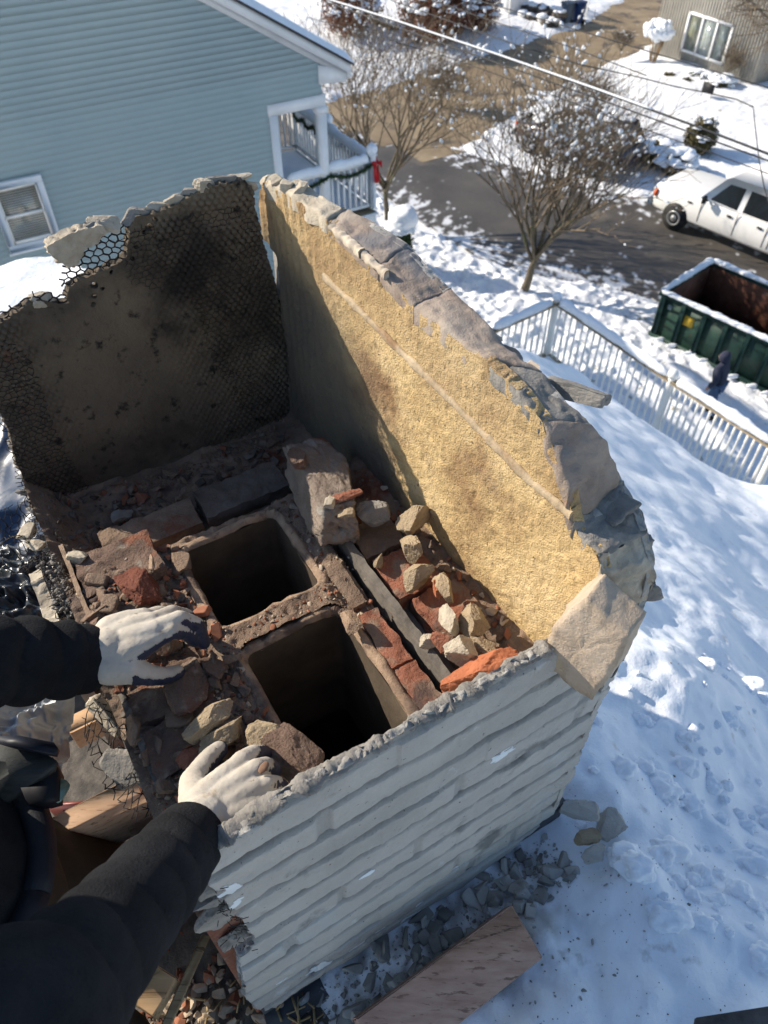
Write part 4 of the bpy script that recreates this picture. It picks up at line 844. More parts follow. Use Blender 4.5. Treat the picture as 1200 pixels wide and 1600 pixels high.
for (i0, i1, lf, sd, mm) in ((0, 2, .004, 1, m_sand), (2, 4, .003, 2, m_crust), (4, 6, .002, 3, m_crust), (6, 9, .006, 4, m_crust), (9, 11, .001, 5, m_greyd), (11, 14, .006, 6, m_crust), (14, 16, .003, 7, m_greyd), (16, 19, .001, 8, m_sand), (19, 21, .002, 9, m_greyd)):
    ruled(i0, i1, lf, sd, mm, 'top_crust', yw, rough=.0055 if mm is not m_crust else .0034)
m_seam = mat('tan seam', [(.33, .25, .16), (.50, .40, .27)], 12, .95, detail=8, bump=.003, bscale=120, layers=[((.28, .18, .10), 9, .54, .66)])
def ribbon(pts, w, h, m, name, parent, seed=0, surf=onyw, outv=None):
    P_ = np.array([surf(*p) for p in pts]); s = np.linspace(0, len(P_)-1, (len(P_)-1)*22+1); k = np.minimum(s.astype(int), len(P_)-2); f = (s-k)[:, None]; c = P_[k]*(1-f)+P_[k+1]*f
    o = -U if outv is None else outv; prof_ = [(-.5, -.3), (-.5, .55), (-.3, 1), (.3, 1), (.5, .6), (.5, -.3)]; L = []
    for a, b in prof_: L.append(c+Z3*(w*a*(1+.4*vn(c*60, seed)+.3*vn(c*170, seed)))[:, None]+o*(h*b*(1+.35*vn(c*90+a, seed+2)))[:, None])
    v = np.stack(L, 1); m_ = len(prof_); n = len(c); i = np.arange(n-1)[:, None]*m_+np.arange(m_-1)[None]; mb = MB()
    mb.add(v.reshape(-1, 3), [np.stack([i, i+1, i+m_+1, i+m_], -1).reshape(-1, 4), np.array([list(range(m_))]), np.array([[(n-1)*m_+q for q in range(m_)][::-1]])]); return mb.build(name, m, parent, smooth=False)
ribbon([(506, 432), (548, 471), (606, 529), (658, 580), (709, 630), (762, 684), (825, 748), (893, 806)], .0135, .0035, m_seam, 'mortar_seam', yw, 3)
ribbon([(520, 354), (545, 377), (568, 396)], .012, .008, m_pale, 'mortar_seam', yw, 5); ribbon([(570, 399), (596, 420), (606, 430)], .013, .007, m_pale, 'mortar_seam', yw, 6)
# back wall --------------------------------------------------------------
BV = 1.22
def onbk(x, y): return onv(x, y, BV)
bk = [(393, 290), (372, 283), (345, 284), (320, 293), (295, 307), (270, 321), (240, 333), (212, 337), (203, 350), (200, 372), (198, 400), (186, 412), (160, 425), (125, 438), (106, 450), (103, 462), (107, 472), (92, 474), (60, 468), (42, 477), (15, 496), (-30, 515), (-45, 560), (-25, 620), (4, 650), (25, 717), (42, 762), (52, 800), (80, 850), (95, 930), (455, 760), (453, 640), (447, 560), (440, 500), (431, 450), (419, 400), (407, 362), (398, 330)]
B2 = np.array([uvz(onbk(*p))[[0, 2]] for p in bk])
mbk = lambda a, b, d: W(a, BV-d, b)
hl = [((*uvz(onbk(*p))[[0, 2]],), r_) for p, r_ in (((233, 354), .0065), ((241, 342), .005), ((148, 446), .006), ((160, 451), .004), ((147, 463), .005), ((146, 476), .005), ((174, 425), .004), ((225, 362), .004), ((212, 385), .004), ((207, 404), .004))]
def dbk(a, b):
    p = pt3(a, b); k = sst(.22, .36, a)+sst(.10, -.0, a)*.8+.25*sst(-.72, -.6, b); k = np.clip(k+.5*fbm(p, 7, 3, 3)-.05, 0, 1)
    sz = .0125; x = a/sz; y = (b+.12*a)/(sz*1.5)
    d1 = np.hypot((x % 1)-.5, ((y % 1)-.5)*1.5); d2 = np.hypot(((x+.5) % 1)-.5, (((y+.5) % 1)-.5)*1.5)
    h = sst(.52, .28, np.minimum(d1, d2)); return .003*fbm(p, 10, 4, 2)+.0012*fbm(p, 80, 3, 4)+k*.0075*h*(.75+.5*vn(p*40, 8))
mb = MB(); panel(mb, B2, mbk, .020, .0024, dbk, jag=.004, seed=6, holes=hl, rows=3, rimnoise=.003); bw = mb.build('render_wall', m_soot, ch, smooth=True); bw['label'] = 'sooty back wall showing wire lath'
ck = np.array([uvz(onbk(*p))[[0, 2]] for p in [(72, 385), (100, 367), (130, 356), (160, 349), (168, 360), (152, 378), (128, 393), (120, 413), (107, 417), (84, 402)]])
mb = MB(); panel(mb, ck, lambda a, b, d: W(a, BV-.004-d, b), .022, .003, lambda a, b: .003*fbm(pt3(a, b), 40, 3, 2)+.002*vn(pt3(a, b)*200, 3), jag=.003, seed=3, rows=3, rimnoise=.003); mb.build('render_fragment', m_sand, bw)
hw = MB(); hexwire(hw, np.array([uvz(onbk(*p))[[0, 2]] for p in [(106, 415), (128, 392), (150, 377), (168, 352), (208, 336), (208, 410), (165, 432), (104, 470), (98, 440)]]), lambda a, b, d: W(a, BV+.006-d, b-.12*a+.018), .0145, .0013, seed=1, flat=.82); hw.build('wire_lath', m_wire, bw); hw = MB()
hexwire(hw, np.array([uvz(onbk(*p))[[0, 2]] for p in [(-20, 500), (20, 478), (60, 455), (100, 462), (110, 480), (30, 505)]]), lambda a, b, d: W(a, BV+.004-d, b), .016, .0013, seed=2, flat=.82); hw.build('wire_lath', m_wire, bw); hw = MB()
hexwire(hw, np.array([uvz(onbk(*p))[[0, 2]] for p in [(0, 650), (25, 700), (45, 760), (80, 840), (74, 850), (36, 790), (18, 720), (-6, 650)]]), lambda a, b, d: W(a, BV-.004-d, b), .0125, .0008, seed=3, flat=.82, warp=.4); hw.build('wire_lath', m_wire, bw); hw = MB()
hexwire(hw, np.array([uvz(onbk(*p))[[0, 2]] for p in [(0, 520), (50, 560), (75, 640), (110, 720), (165, 790), (80, 830), (45, 755), (20, 690), (-5, 620)]]), lambda a, b, d: W(a, BV-.0055-d, b), .0125, .0006, seed=4, flat=.82, warp=.25); hw.build('wire_lath', m_wire, bw); hw = MB()
hexwire(hw, np.array([uvz(onbk(*p))[[0, 2]] for p in [(185, 360), (350, 320), (385, 300), (430, 470), (440, 610), (380, 660), (330, 560), (300, 470), (200, 440)]]), lambda a, b, d: W(a, BV-.0045-d, b), .0125, .00045, seed=4, flat=.82, warp=.25); hw.build('wire_lath', m_wire, bw)
# near wall with its brick-like courses ------------------------------------
NV = .34
def onnr(x, y): return onv(x, y, NV)
nr = [(303, 1350), (344, 1325), (387, 1300), (456, 1250), (550, 1200), (625, 1157), (687, 1118), (725, 1098), (787, 1062), (850, 1026), (880, 1010), (930, 1022), (969, 1036), (955, 1070), (945, 1090), (930, 1119), (918, 1150), (908, 1172), (896, 1212), (880, 1235), (875, 1250), (862, 1275), (800, 1325), (725, 1381), (662, 1419), (600, 1469), (531, 1506), (469, 1544), (431, 1572), (406, 1579), (386, 1560), (377, 1520), (373, 1494), (388, 1484), (402, 1469), (378, 1437), (352, 1406), (322, 1376)]
N2 = np.array([uvz(onnr(*p))[[0, 2]] for p in nr])
g = np.random.default_rng(5); CR = .0745; crs = {}
for k in range(-3, 14):
    x = -.3+.2*g.random(); J = []
    while x < .8: J.append((x, .008+.006*g.random(), g.random())); x += .10+.26*g.random()
    crs[k] = J
def dnr(a, b):
    p = pt3(a, b); bb = (-.842-b)+.003*vn(pt3(a*5, 0), 3)+.012*a; k = np.floor(bb/CR).astype(int); t = bb/CR-k   # t=0 top of a course, 1 its lower edge
    h = .0022-.0062*sst(.74, .81, t)-.0012*sst(.08, 0, t)+.0008*vn(pt3(a*14, k*3.3), 5)
    for kk in np.unique(k):
        mk = k == kk
        for (x, w, r_) in crs.get(int(kk), []):
            if r_ < .38:
                wob = .002*vn(pt3(b*30, 1, x*9), 4); w_ = w*.8; h = h-np.where(mk, (.005 if w > .012 else .003)*sst(w_*1.3+.002, w_*.6, np.abs(a-x-wob)), 0)
        off = np.zeros_like(a)
        for (x, w, r_) in crs.get(int(kk), []): off = np.where(a > x, (r_-.5)*.0035, off)
        h = h+np.where(mk, off, 0)
    return h+.0022*fbm(p, 18, 3, 2)+.0020*fbm(p, 60, 3, 12)-.004*np.maximum(0, vn(p*24, 13)-.5)
mnr = lambda a, b, d: W(a, NV-d, b)
mb = MB(); panel(mb, N2, mnr, .016, .0023, dnr, jag=.0035, seed=11, rows=3, rimnoise=.003); nw = mb.build('render_wall', m_grey, ch, smooth=True); nw['label'] = 'pale grey wall moulded in brick courses'
def joint_shade_mask(u, v, z):
    bb = (-.842-z)+.003*vn(pt3(u*5, 0), 3)+.012*u; k = np.floor(bb/CR).astype(int); t = bb/CR-k; j = sst(.75, .81, t)*sst(1.06, .95, t)*(.65+.5*vn(pt3(u*16, k*2.1), 6))
    for kk in np.unique(k):
        for (x, w, r_) in crs.get(int(kk), []):
            if r_ < .38:
                wob = .002*vn(pt3(z*30, 1, x*9), 4); w_ = w*.8; j = np.maximum(j, (k == kk)*sst(w_*1.3+.001, w_*.7, np.abs(u-x-wob))*.3)
    return j*(.75+.3*vn(pt3(u, z)*40, 3))
paint(nw, 'joint_shade', joint_shade_mask); tint_by_attr(m_grey, 'joint_shade', (.085, .08, .075), .92)  # dark mortar lines, deepened in colour to stand in for groove shade
# patches of white flaking paint
m_flake = mat('white flaked paint', (.62, .66, .68), 10, .8, bump=.001)
for i, (px, w_, h_, a_) in enumerate((((785, 1178), .024, .010, .5), ((499, 1511), .022, .017, .2), ((362, 1385), .013, .020, 0), ((372, 1407), .016, .006, .9), ((575, 1365), .02, .004, .1), ((655, 1412), .008, .010, .1), ((640, 1430), .022, .004, .2), ((560, 1478), .02, .004, .2), ((730, 1345), .05, .0025, 0), ((440, 1530), .02, .003, .0), ((595, 1452), .013, .003, .1))):
    c = uvz(onnr(*px)); th = np.linspace(0, 2*math.pi, 19)[:-1]; r_ = 1+.4*g.normal(size=18).clip(-1, 1); pol = np.stack([c[0]+w_*np.cos(th)*r_*math.cos(a_)-h_*np.sin(th)*r_*math.sin(a_), c[2]+w_*np.cos(th)*r_*math.sin(a_)*.5+h_*np.sin(th)*r_], -1)
    mb = MB(); panel(mb, pol, mnr, .001, .0023, lambda a, b: dnr(a, b)+.0009, jag=.002, seed=i, rows=0); mb.build('paint_flake', m_flake, nw, smooth=True)
# chunky mortar lip along the top of the near wall
A = np.array([uvz(onnr(*p)) for p in nr[:13]]); mb = MB(); s = np.linspace(0, 11.4, 520); k = s.astype(int); f = (s-k)[:, None]; c = A[k]*(1-f)+A[k+1]*f
th = np.linspace(0, 2*math.pi, 15)[:-1]; q = c[:, None, :]+np.stack([0*th, .010*np.cos(th), .005*np.sin(th)], -1)[None]*(1+.5*vn(pt3(s*3, 0), 1)[:, None, None]); q[..., 1] += .012; q[..., 2] -= .004
p = q.reshape(-1, 3); q = p+.0048*np.stack([fbm(p, 70, 5, 4+i, .62) for i in range(3)], -1)*1.5; m_ = 14; n = len(s); i = np.arange(n-1)[:, None]*m_+np.arange(m_)[None]; j = np.arange(n-1)[:, None]*m_+(np.arange(m_)[None]+1) % m_
mb.add(W(q[:, 0], q[:, 1], q[:, 2]), [np.stack([i, j, j+m_, i+m_], -1).reshape(-1, 4)]); mb.build('mortar_lip', m_greyd, nw)
# ---- chunks
def chunk(mb, c, size, ax=None, seed=0, sub=3, cuts=5, rough=.03, boxy=.75, fine=.012, dl=(.55, .25)):
    v, f = ico(sub); g = np.random.default_rng(seed); m_ = np.abs(v).max(1)[:, None]; p = v/m_**boxy
    for _ in range(cuts):
        n = g.normal(size=3); n /= np.linalg.norm(n); d = dl[0]+dl[1]*g.random(); p = p-n*np.maximum(0, p@n-d)[:, None]
    p = p*(1+rough*fbm(p*2.2+seed, 1, 4, seed)[:, None]*2)
    if sub >= 4: p = p*(1-.10*np.maximum(0, vn(p*4.5+seed, 3)-.25)-.09*np.maximum(0, vn(p*11+seed, 4)-.3))[:, None]+fine*1.6*np.stack([fbm(p*7+seed+k, 1, 4, k, .7) for k in range(3)], -1)
    else: p = p+fine*np.stack([vn(p*9+seed+k, k) for k in range(3)], -1)
    p = p*np.asarray(size)/2
    if ax is not None: p = p@np.asarray(ax)
    mb.add(np.asarray(c)+p, [f]); return mb
def axes(az_, pitch=0, roll=0):   # rows: long axis at compass azimuth az_, then across, then up
    a = R(az_); L = np.array([math.sin(a), math.cos(a), 0]); S_ = np.array([math.cos(a), -math.sin(a), 0]); M_ = np.array([L, S_, Z3])
    return M_@rodr(L, R(roll)).T@rodr(S_, R(pitch)).T
def piece(name, label, cat, px, z, size, az_=59, pitch=0, roll=0, m=None, seed=0, sub=4, cuts=5, boxy=.8, rough=.03, group=None, extra=None):
    c = onz(*px, z); mb = MB(); chunk(mb, c, np.array(size)*1.08, axes(az_, pitch, roll), seed, sub, cuts+5, .055, .62, .02); return tag(mb.build(name, m), label, cat, group)
# loose crusts of the yellow wall
def crust(px, t, size, az_, pitch, roll, m, seed, name='broken_chunk', cuts=5):
    c = onyw(*px, t); mb = MB(); chunk(mb, c, size, axes(az_, pitch, roll), seed, 4, cuts, .04, .8, .02); return mb.build(name, m, yw)
crust((900, 612), .085, (.088, .040, .026), 118, 10, -20, m_greyd, 3); crust((925, 795), .06, (.11, .085, .035), 150, 10, 20, m_greyd, 5); crust((905, 810), .03, (.045, .05, .03), 150, 0, 30, m_grey, 6)
crust((975, 850), .08, (.06, .07, .05), 150, 0, 0, m_greyd, 7); crust((990, 880), .095, (.035, .05, .05), 100, 0, 0, m_sand, 8); crust((1000, 925), .10, (.055, .035, .03), 80, 20, 0, m_greyd, 9); crust((960, 880), .05, (.04, .035, .03), 60, 0, 0, m_sand, 10)
crust((965, 915), .07, (.04, .03, .03), 120, 0, 0, m_greyd, 12); crust((936, 845), .05, (.045, .04, .03), 20, 0, 0, m_greyd, 13)
for i in range(12):
    p_ = (int(470+i*33), int(292+i*26)); crust(p_, .03+.004*i, (.03+.02*g.random(), .018, .010), 150, 5*g.normal(), 15*g.normal(), (m_sand, m_crust, m_pale)[i % 3], 30+i)
for i, p_ in enumerate(((418, 282), (432, 281), (450, 290), (470, 296), (425, 292))): crust(p_, .012, (.03, .022, .018), 150+20*i, 0, 0, m_sand, 60+i)
for i, p_ in enumerate(((350, 288), (372, 286), (330, 294), (300, 308), (280, 318), (250, 333), (215, 340), (385, 295), (165, 355), (140, 362), (70, 472))):
    c = onbk(*p_)+V*.012; mb = MB(); chunk(mb, c, (.045+.02*g.random(), .022, .022), axes(59+10*g.normal(), 8*g.normal(), 0), 80+i, 4, 5, .05, .8, .03); mb.build('broken_chunk', m_sand if i % 3 else m_greyd, bw)
# the big corner stone: flat sunlit face and steep right side
A1, B1, C1 = onyw(884, 946, -.004), onyw(937, 896, .004), onv(945, 1052, NV-.022); n1 = np.cross(B1-A1, C1-A1); n1 /= np.linalg.norm(n1)
if n1[2] < 0: n1 = -n1
def onpl(x, y, P0, n): r = ray(x, y); return r*((P0@n)/(r@n))
top = [onpl(*p, A1, n1) for p in [(878, 1006), (880, 968), (884, 946), (910, 920), (937, 896), (956, 922), (968, 944), (965, 985), (955, 1015), (946, 1052), (920, 1035), (897, 1014)]]
side = [onpl(*p, A1-n1*.03, n1) for p in [(880, 1006), (884, 968), (890, 946), (915, 920), (945, 896), (975, 925), (1010, 955), (998, 985), (975, 1026), (950, 1056), (922, 1040), (899, 1018)]]
def facet(rings, step=.004, rough=.0018, seed=0):   # closed lumpy solid through rings of equal length, subdivided and roughened
    R_ = [np.array(r) for r in rings]; c0 = R_[0].mean(0); c1 = R_[-1].mean(0); L = []
    def dens(r, k=8): return np.vstack([r[i]+(r[(i+1) % len(r)]-r[i])*np.linspace(0, 1, k, endpoint=False)[:, None] for i in range(len(r))])
    D = [dens(r) for r in R_]
    for t in np.linspace(.02, 1, 16): L.append(c0+(D[0]-c0)*t)
    for a, b in zip(D[:-1], D[1:]):
        for t in np.linspace(0, 1, 9)[1:]: L.append(a+(b-a)*t)
    for t in np.linspace(1, .02, 6)[1:]: L.append(c1+(D[-1]-c1)*t)
    v = np.vstack(L); m_ = len(D[0]); n = len(L); v = v+rough*np.stack([fbm(v, 70, 4, seed+k)*1.8 for k in range(3)], -1)
    i = np.arange(n-1)[:, None]*m_+np.arange(m_)[None]; j = np.arange(n-1)[:, None]*m_+(np.arange(m_)[None]+1) % m_
    return v, [np.stack([i, j, j+m_, i+m_], -1).reshape(-1, 4), np.arange(m_)[None], ((n-1)*m_+np.arange(m_))[None]]
low = [p-n1*.045+Z3*0 for p in side]; mb = MB(); mb.add(*facet([top, side, low], seed=3)); cs = mb.build('corner_stone', m_pale, yw)
cs.data.materials.clear(); cs.data.materials.append(mat('corner stone', [(.38, .30, .22), (.50, .41, .32)], 20, .95, bump=.003, bscale=90, bump2=.002, b2scale=300, layers=[((.42, .33, .2), 8, .55, .7)]))
# bolt through the crust
c = onyw(881, 672, .045); mb = MB(); up_ = (Z3*.9-U*.25+V*.1); up_ /= np.linalg.norm(up_); mb.lathe(c, [(.0001, .016), (.0055, .016), (.0068, .013), (.0068, .009), (.009, .008), (.009, .003), (.0045, .002), (.004, -.03)], 16, up=up_); mb.build('bolt', mat('zinc bolt', (.38, .39, .36), 20, .5, metal=.5), yw, smooth=True)
# ---- brick core, flue tiles
FL = [(.142, .304, .417, .652, 'near'), (.132, .306, .716, .898, 'far')]
def rrect(u0, u1, v0, v1, r, k=5):
    o = []
    for (cu, cv, a0) in ((u1-r, v1-r, 0), (u0+r, v1-r, 90), (u0+r, v0+r, 180), (u1-r, v0+r, 270)):
        for i in range(k+1): a = R(a0+90*i/k); o.append((cu+r*math.cos(a), cv+r*math.sin(a)))
    return np.array(o)
def core_z(u, v):
    p = pt3(u, v); z = -1.004+.009*fbm(p, 14, 4, 31)+.006*fbm(p, 45, 4, 32, .6)+.0035*np.maximum(0, vn(p*120, 33))+.012*np.maximum(0, vn(p*26, 35)-.35)*(u < .12)
    # brick tops showing through mortar, left and right of the flues
    k = np.floor(v/.072+.4*vn(pt3(np.floor(u/.1), 0), 3)); e = np.abs((v/.072+.4*vn(pt3(np.floor(u/.1), 0), 3))-k-.5)
    z += .006*sst(.5, .38, e)*(vn(pt3(k, np.floor(u/.1)*3.1), 5) > -.1)*(u < .11)
    z += .012*sst(.10, .0, np.abs(v-.684)-.018)*sst(.10, .13, u)*sst(.34, .30, u)                    # bed between the flues
    z += .030*sst(.10, .02, u)*sst(.98, .80, v)*sst(.62, .74, v)+.014*sst(.12, .0, u)*sst(.60, .5, v)
    z -= .082*sst(.925, .99, v+.01*vn(p*20, 8))*sst(-.08, .02, u)-.012*sst(1.12, 1.2, v)*(.5+.5*vn(p*14, 8))
    z -= .050*sst(.362, .366, u)*sst(.376, .372, u)*sst(.80, .78, v)
    z -= .034*sst(.384, .388, u)*sst(.418, .412, u)*sst(.76, .72, v)
    z -= .03*sst(.93, .945, v)*sst(.985, .97, v)*sst(.05, .12, u)*sst(.44, .36, u)                     # dark slot behind the far flue
    z += .02*sst(.46, .50, u)
    return z
v, f = grid(np.arange(-.062, .545, .0032), np.arange(.348, 1.225, .0032), lambda a, b: np.stack([a, b, core_z(a, b)], -1))
c = v[f].mean(1); keep = np.ones(len(f), bool)
for (a, b, c0, d, _) in FL: keep &= sdf(c[:, :2], rrect(a-.012, b+.012, c0-.012, d+.012, .022)) < 0
mb = MB(); mb.add(W(v[:, 0], v[:, 1], v[:, 2]), [f[keep]])
mb.build('mortar_bed', m_mort, ch, smooth=False)
mb = MB()
for (a, b, c0, d) in ((-.06, .115, .36, .93), (.325, .50, .36, .93), (.115, .325, .905, .93), (.118, .322, .655, .712)): box_uvz(mb, a, b, c0, d, -2.4, -1.045)
box_uvz(mb, .118, .322, .36, .405, -2.4, -1.045); cr = mb.build('brick_core', m_brick, ch)
for n_, (a, b, c0, d, _) in enumerate(FL):
    mb = MB(); o = rrect(a-.021, b+.021, c0-.021, d+.021, .030, 8); i_ = rrect(a, b, c0, d, .015, 8); k = len(o)
    def dense(r): return np.vstack([r[i]+(r[(i+1) % len(r)]-r[i])*np.linspace(0, 1, 10, endpoint=False)[:, None] for i in range(len(r))])
    o = dense(o); i_ = dense(i_); k = len(o); L = []
    for t, z_ in ((0, -1.06), (0, -1.008), (.12, -1.000), (.35, -.995), (.5, -.994), (.7, -.995), (.9, -.998), (1, -1.006)):
        q = o*(1-t)+i_*t; p = pt3(q[:, 0], q[:, 1], z_); nz = .011*fbm(p, 60, 4, 5, .65)+.011*fbm(p, 12, 2, 9)-.010*np.maximum(0, vn(p*28, 6)-.35); L.append(W(q[:, 0]+.0015*vn(p*90, 3), q[:, 1]+.0015*vn(p*90, 4), z_+nz*(z_ > -1.02)))
    n = len(L); ii = np.arange(n-1)[:, None]*k+np.arange(k)[None]; jj = np.arange(n-1)[:, None]*k+(np.arange(k)[None]+1) % k; mb.add(np.vstack(L), [np.stack([ii, jj, jj+k, ii+k], -1).reshape(-1, 4)]); fl = mb.build('flue_tile', m_clay, ch)
    mb = MB(); zs = [-1.004, -1.03, -1.1, -1.3, -1.306, -1.312, -1.6, -1.9, -2.3]; L = []
    for z_ in zs:
        q = i_+(i_-i_.mean(0))*(-.03 if abs(z_+1.306) < .001 else 0); p = pt3(q[:, 0], q[:, 1], z_); L.append(W(q[:, 0]+.001*fbm(p, 30, 3, 1), q[:, 1]+.001*fbm(p, 30, 3, 2), z_+(.009*fbm(p, 12, 2, 9)*.5 if z_ == -1.004 else 0)))
    n = len(L); ii = np.arange(n-1)[:, None]*k+np.arange(k)[None]; jj = np.arange(n-1)[:, None]*k+(np.arange(k)[None]+1) % k; mb.add(np.vstack(L), [np.stack([ii, jj, jj+k, ii+k], -1).reshape(-1, 4), ((n-1)*k+np.arange(k))[None]]); mb.build('flue_lining', m_flue, fl, smooth=True)
# brick strips and flanges right of the near flue
def roughbox(mb, u0, u1, v0, v1, z0, z1, st=.004, amp=.003, seed=0):
    c = W((u0+u1)/2, (v0+v1)/2, (z0+z1)/2)
    for axis_ in range(3):
        for sgn in (-1, 1):
            lo = np.array([u0, v0, z0]); hi = np.array([u1, v1, z1]); o = [i for i in range(3) if i != axis_]
            a = np.linspace(lo[o[0]], hi[o[0]], max(2, int((hi-lo)[o[0]]/st)+1)); b = np.linspace(lo[o[1]], hi[o[1]], max(2, int((hi-lo)[o[1]]/st)+1))
            def fn(A, B):
                q = np.zeros(A.shape+(3,)); q[..., o[0]] = A; q[..., o[1]] = B; q[..., axis_] = hi[axis_] if sgn > 0 else lo[axis_]
                q = q+amp*np.stack([fbm(q, 45, 4, seed+k) for k in range(3)], -1)*1.6; return W(q[..., 0], q[..., 1], q[..., 2])
            mb.add(*grid(a, b, fn))
    return mb
for i, (u0, u1, v0, v1, z0, z1, m, am, nm) in enumerate(((.322, .358, .40, .505, -1.05, -.990, m_brick, .0045, 'brick'), (.322, .358, .512, .618, -1.05, -.992, m_brick, .0045, 'brick'), (.324, .352, .64, .74, -1.05, -.994, m_mort, .004, 'brick'),
    (.374, .386, .40, .78, -1.07, -.976, m_ledge, .0015, 'flue_flange'), (.387, .412, .40, .70, -1.08, -1.018, m_ledge, .002, 'flue_flange'),
    (.422, .452, .40, .50, -1.05, -.992, m_ledge, .002, 'brick'), (.415, .50, .515, .60, -1.05, -.984, m_brick, .005, 'brick'), (.395, .48, .61, .70, -1.05, -.984, m_brick, .005, 'brick'), (.395, .475, .712, .79, -1.05, -.990, m_mort, .004, 'brick'),
    (-.035, .095, .86, .955, -1.05, -.972, m_dbr, .005, 'brick'), (-.04, .07, .52, .60, -1.05, -.985, m_dbr, .005, 'brick'), (-.035, .08, .61, .70, -1.05, -.985, m_dbr, .005, 'brick'), (.02, .2, 1.0, 1.075, -1.12, -1.058, m_mort, .004, 'brick'), (.212, .385, 1.0, 1.08, -1.12, -1.052, m_blk0, .004, 'brick'))):
    mb = MB(); roughbox(mb, u0, u1, v0, v1, z0, z1, amp=am, seed=i); mb.build(nm, m, ch)
# remnants of the left wall: pale stub with lath keys on top, grey strip, hanging lath with lumps
mb = MB(); st = np.array([(.80, -1.34), (.985, -1.34), (.985, -1.0), (.95, -.985), (.90, -.995), (.84, -.985), (.805, -1.0)]); panel(mb, st, lambda a, b, d: W(-.105-d, a, b), .020, .004, lambda a, b: .002*fbm(pt3(a, b), 25, 3, 5), jag=.004, seed=8, rows=3, rimnoise=.002)
lw = mb.build('render_wall', m_sand, ch, smooth=False); lw['label'] = 'stub of the torn down left wall'
mb = MB()
for i in range(230):
    a_ = .785+.21*g.random(); c = W(-.085+.032*g.random(), a_, -.99-.018*g.random()); chunk(mb, c, (.009+.009*g.random(), .007, .007), axes(360*g.random(), 40*g.normal(), 0), i, 1, 3)
mb.build('lath_keys', m_greyd, lw)
mb = MB(); hexwire(mb, np.array([(-.088, .79), (-.050, .79), (-.048, .99), (-.088, .99)]), lambda a, b, d: W(a, b, -.982-.25*(a+.06)), .0125, .0007, warp=.4, seed=5); mb.build('wire_lath', m_wire, lw)
mb = MB(); roughbox(mb, -.045, -.038, .70, .99, -1.03, -.968, amp=.0012, seed=44); mb.build('lath_strip', m_clay, lw)
mb = MB(); st = np.array([(.47, -1.10), (.70, -1.10), (.70, -.988), (.58, -.984), (.47, -.988)]); panel(mb, st, lambda a, b, d: W(-.046-d, a, b), .009, .004, lambda a, b: .001*fbm(pt3(a, b), 30, 3, 5), jag=.003, seed=9); mb.build('grey_strip', m_ledge, lw)
mb = MB()
for i, (px, z_, s_, sd, m) in enumerate((((198, 1200), -1.02, (.05, .075, .025), 3, m_greyd), ((165, 1120), -1.02, (.030, .07, .03), 4, m_sand), ((225, 1165), -1.02, (.05, .05, .02), 5, m_greyd), ((205, 1140), -1.02, (.04, .05, .02), 6, m_soot), ((190, 1095), -1.01, (.045, .05, .02), 7, m_greyd), ((232, 1215), -1.03, (.03, .05, .02), 9, m_greyd))):
    mb = MB(); chunk(mb, onz(*px, z_), s_, axes(60, 40, 30), sd, 4, 5, .06, .7, .03); mb.build('hanging_render', m, lw)
mb = MB(); hexwire(mb, np.array([(-.085, .50), (-.050, .49), (-.048, .70), (-.11, .69), (-.115, .6)]), lambda a, b, d: W(a, b, -.992-.5*np.abs(a+.045)+.03*vn(pt3(a, b)*34, 2)), .0125, .0007, warp=.5, seed=6); mb.build('wire_lath', m_wire, lw); mb = MB()
hexwire(mb, np.array([(-.085, 1.0), (-.03, 1.0), (-.05, 1.2), (-.14, 1.2), (-.15, 1.08)]), lambda a, b, d: W(a, b, -1.03-.3*np.abs(a+.03)+.03*vn(pt3(a, b)*25, 2)), .0125, .0008, warp=.5, seed=7); mb.build('wire_lath', m_wire, lw)
for i, px in enumerate(((60, 800), (45, 830), (80, 840), (70, 770), (40, 770), (95, 855), (30, 700), (55, 850))):
    mb = MB(); chunk(mb, onz(*px, -1.06), (.035+.02*g.random(), .03, .014), axes(120*g.random(), 40*g.normal(), 0), 200+i, 3, 5, .06, .7, .03); mb.build('hanging_render', m_sand if i % 2 else m_greyd, lw)
# dark flashing at the foot of the near wall, torn fringe at its left end
m_lead = mat('dark flashing', (.05, .055, .065), 6, .6, bump=.002)
mb = MB(); mb.box(W(.30, .352, -1.66), .70, .012, .2); mb.box(W(.30, .335, -1.655), .70, .05, .012); mb.build('flashing', m_lead, ch)
for i, (px, s_) in enumerate((((318, 1400), (.05, .03, .03)), ((340, 1425), (.06, .03, .05)), ((365, 1465), (.05, .02, .05)), ((385, 1510), (.03, .02, .05)), ((335, 1375), (.05, .03, .04)))):
    mb = MB(); chunk(mb, onv(*px, NV+.012), s_, axes(59, 30*g.normal(), 0), 230+i, 4, 5, .06, .7, .03); mb.build('torn_edge', m_greyd, nw)
mb = MB()
for i in range(45):
    t = g.random(); px = (338+45*t+8*g.normal(), 1402+75*t+8*g.normal()); a = onv(*px, NV-.004); mb.tube([a, a-V*(.002+.004*g.random())+U*.006*g.normal()-Z3*.004*g.random()], .0006, 3)
mb.build('wire_lath', m_wire, nw)['kind'] = 'stuff'
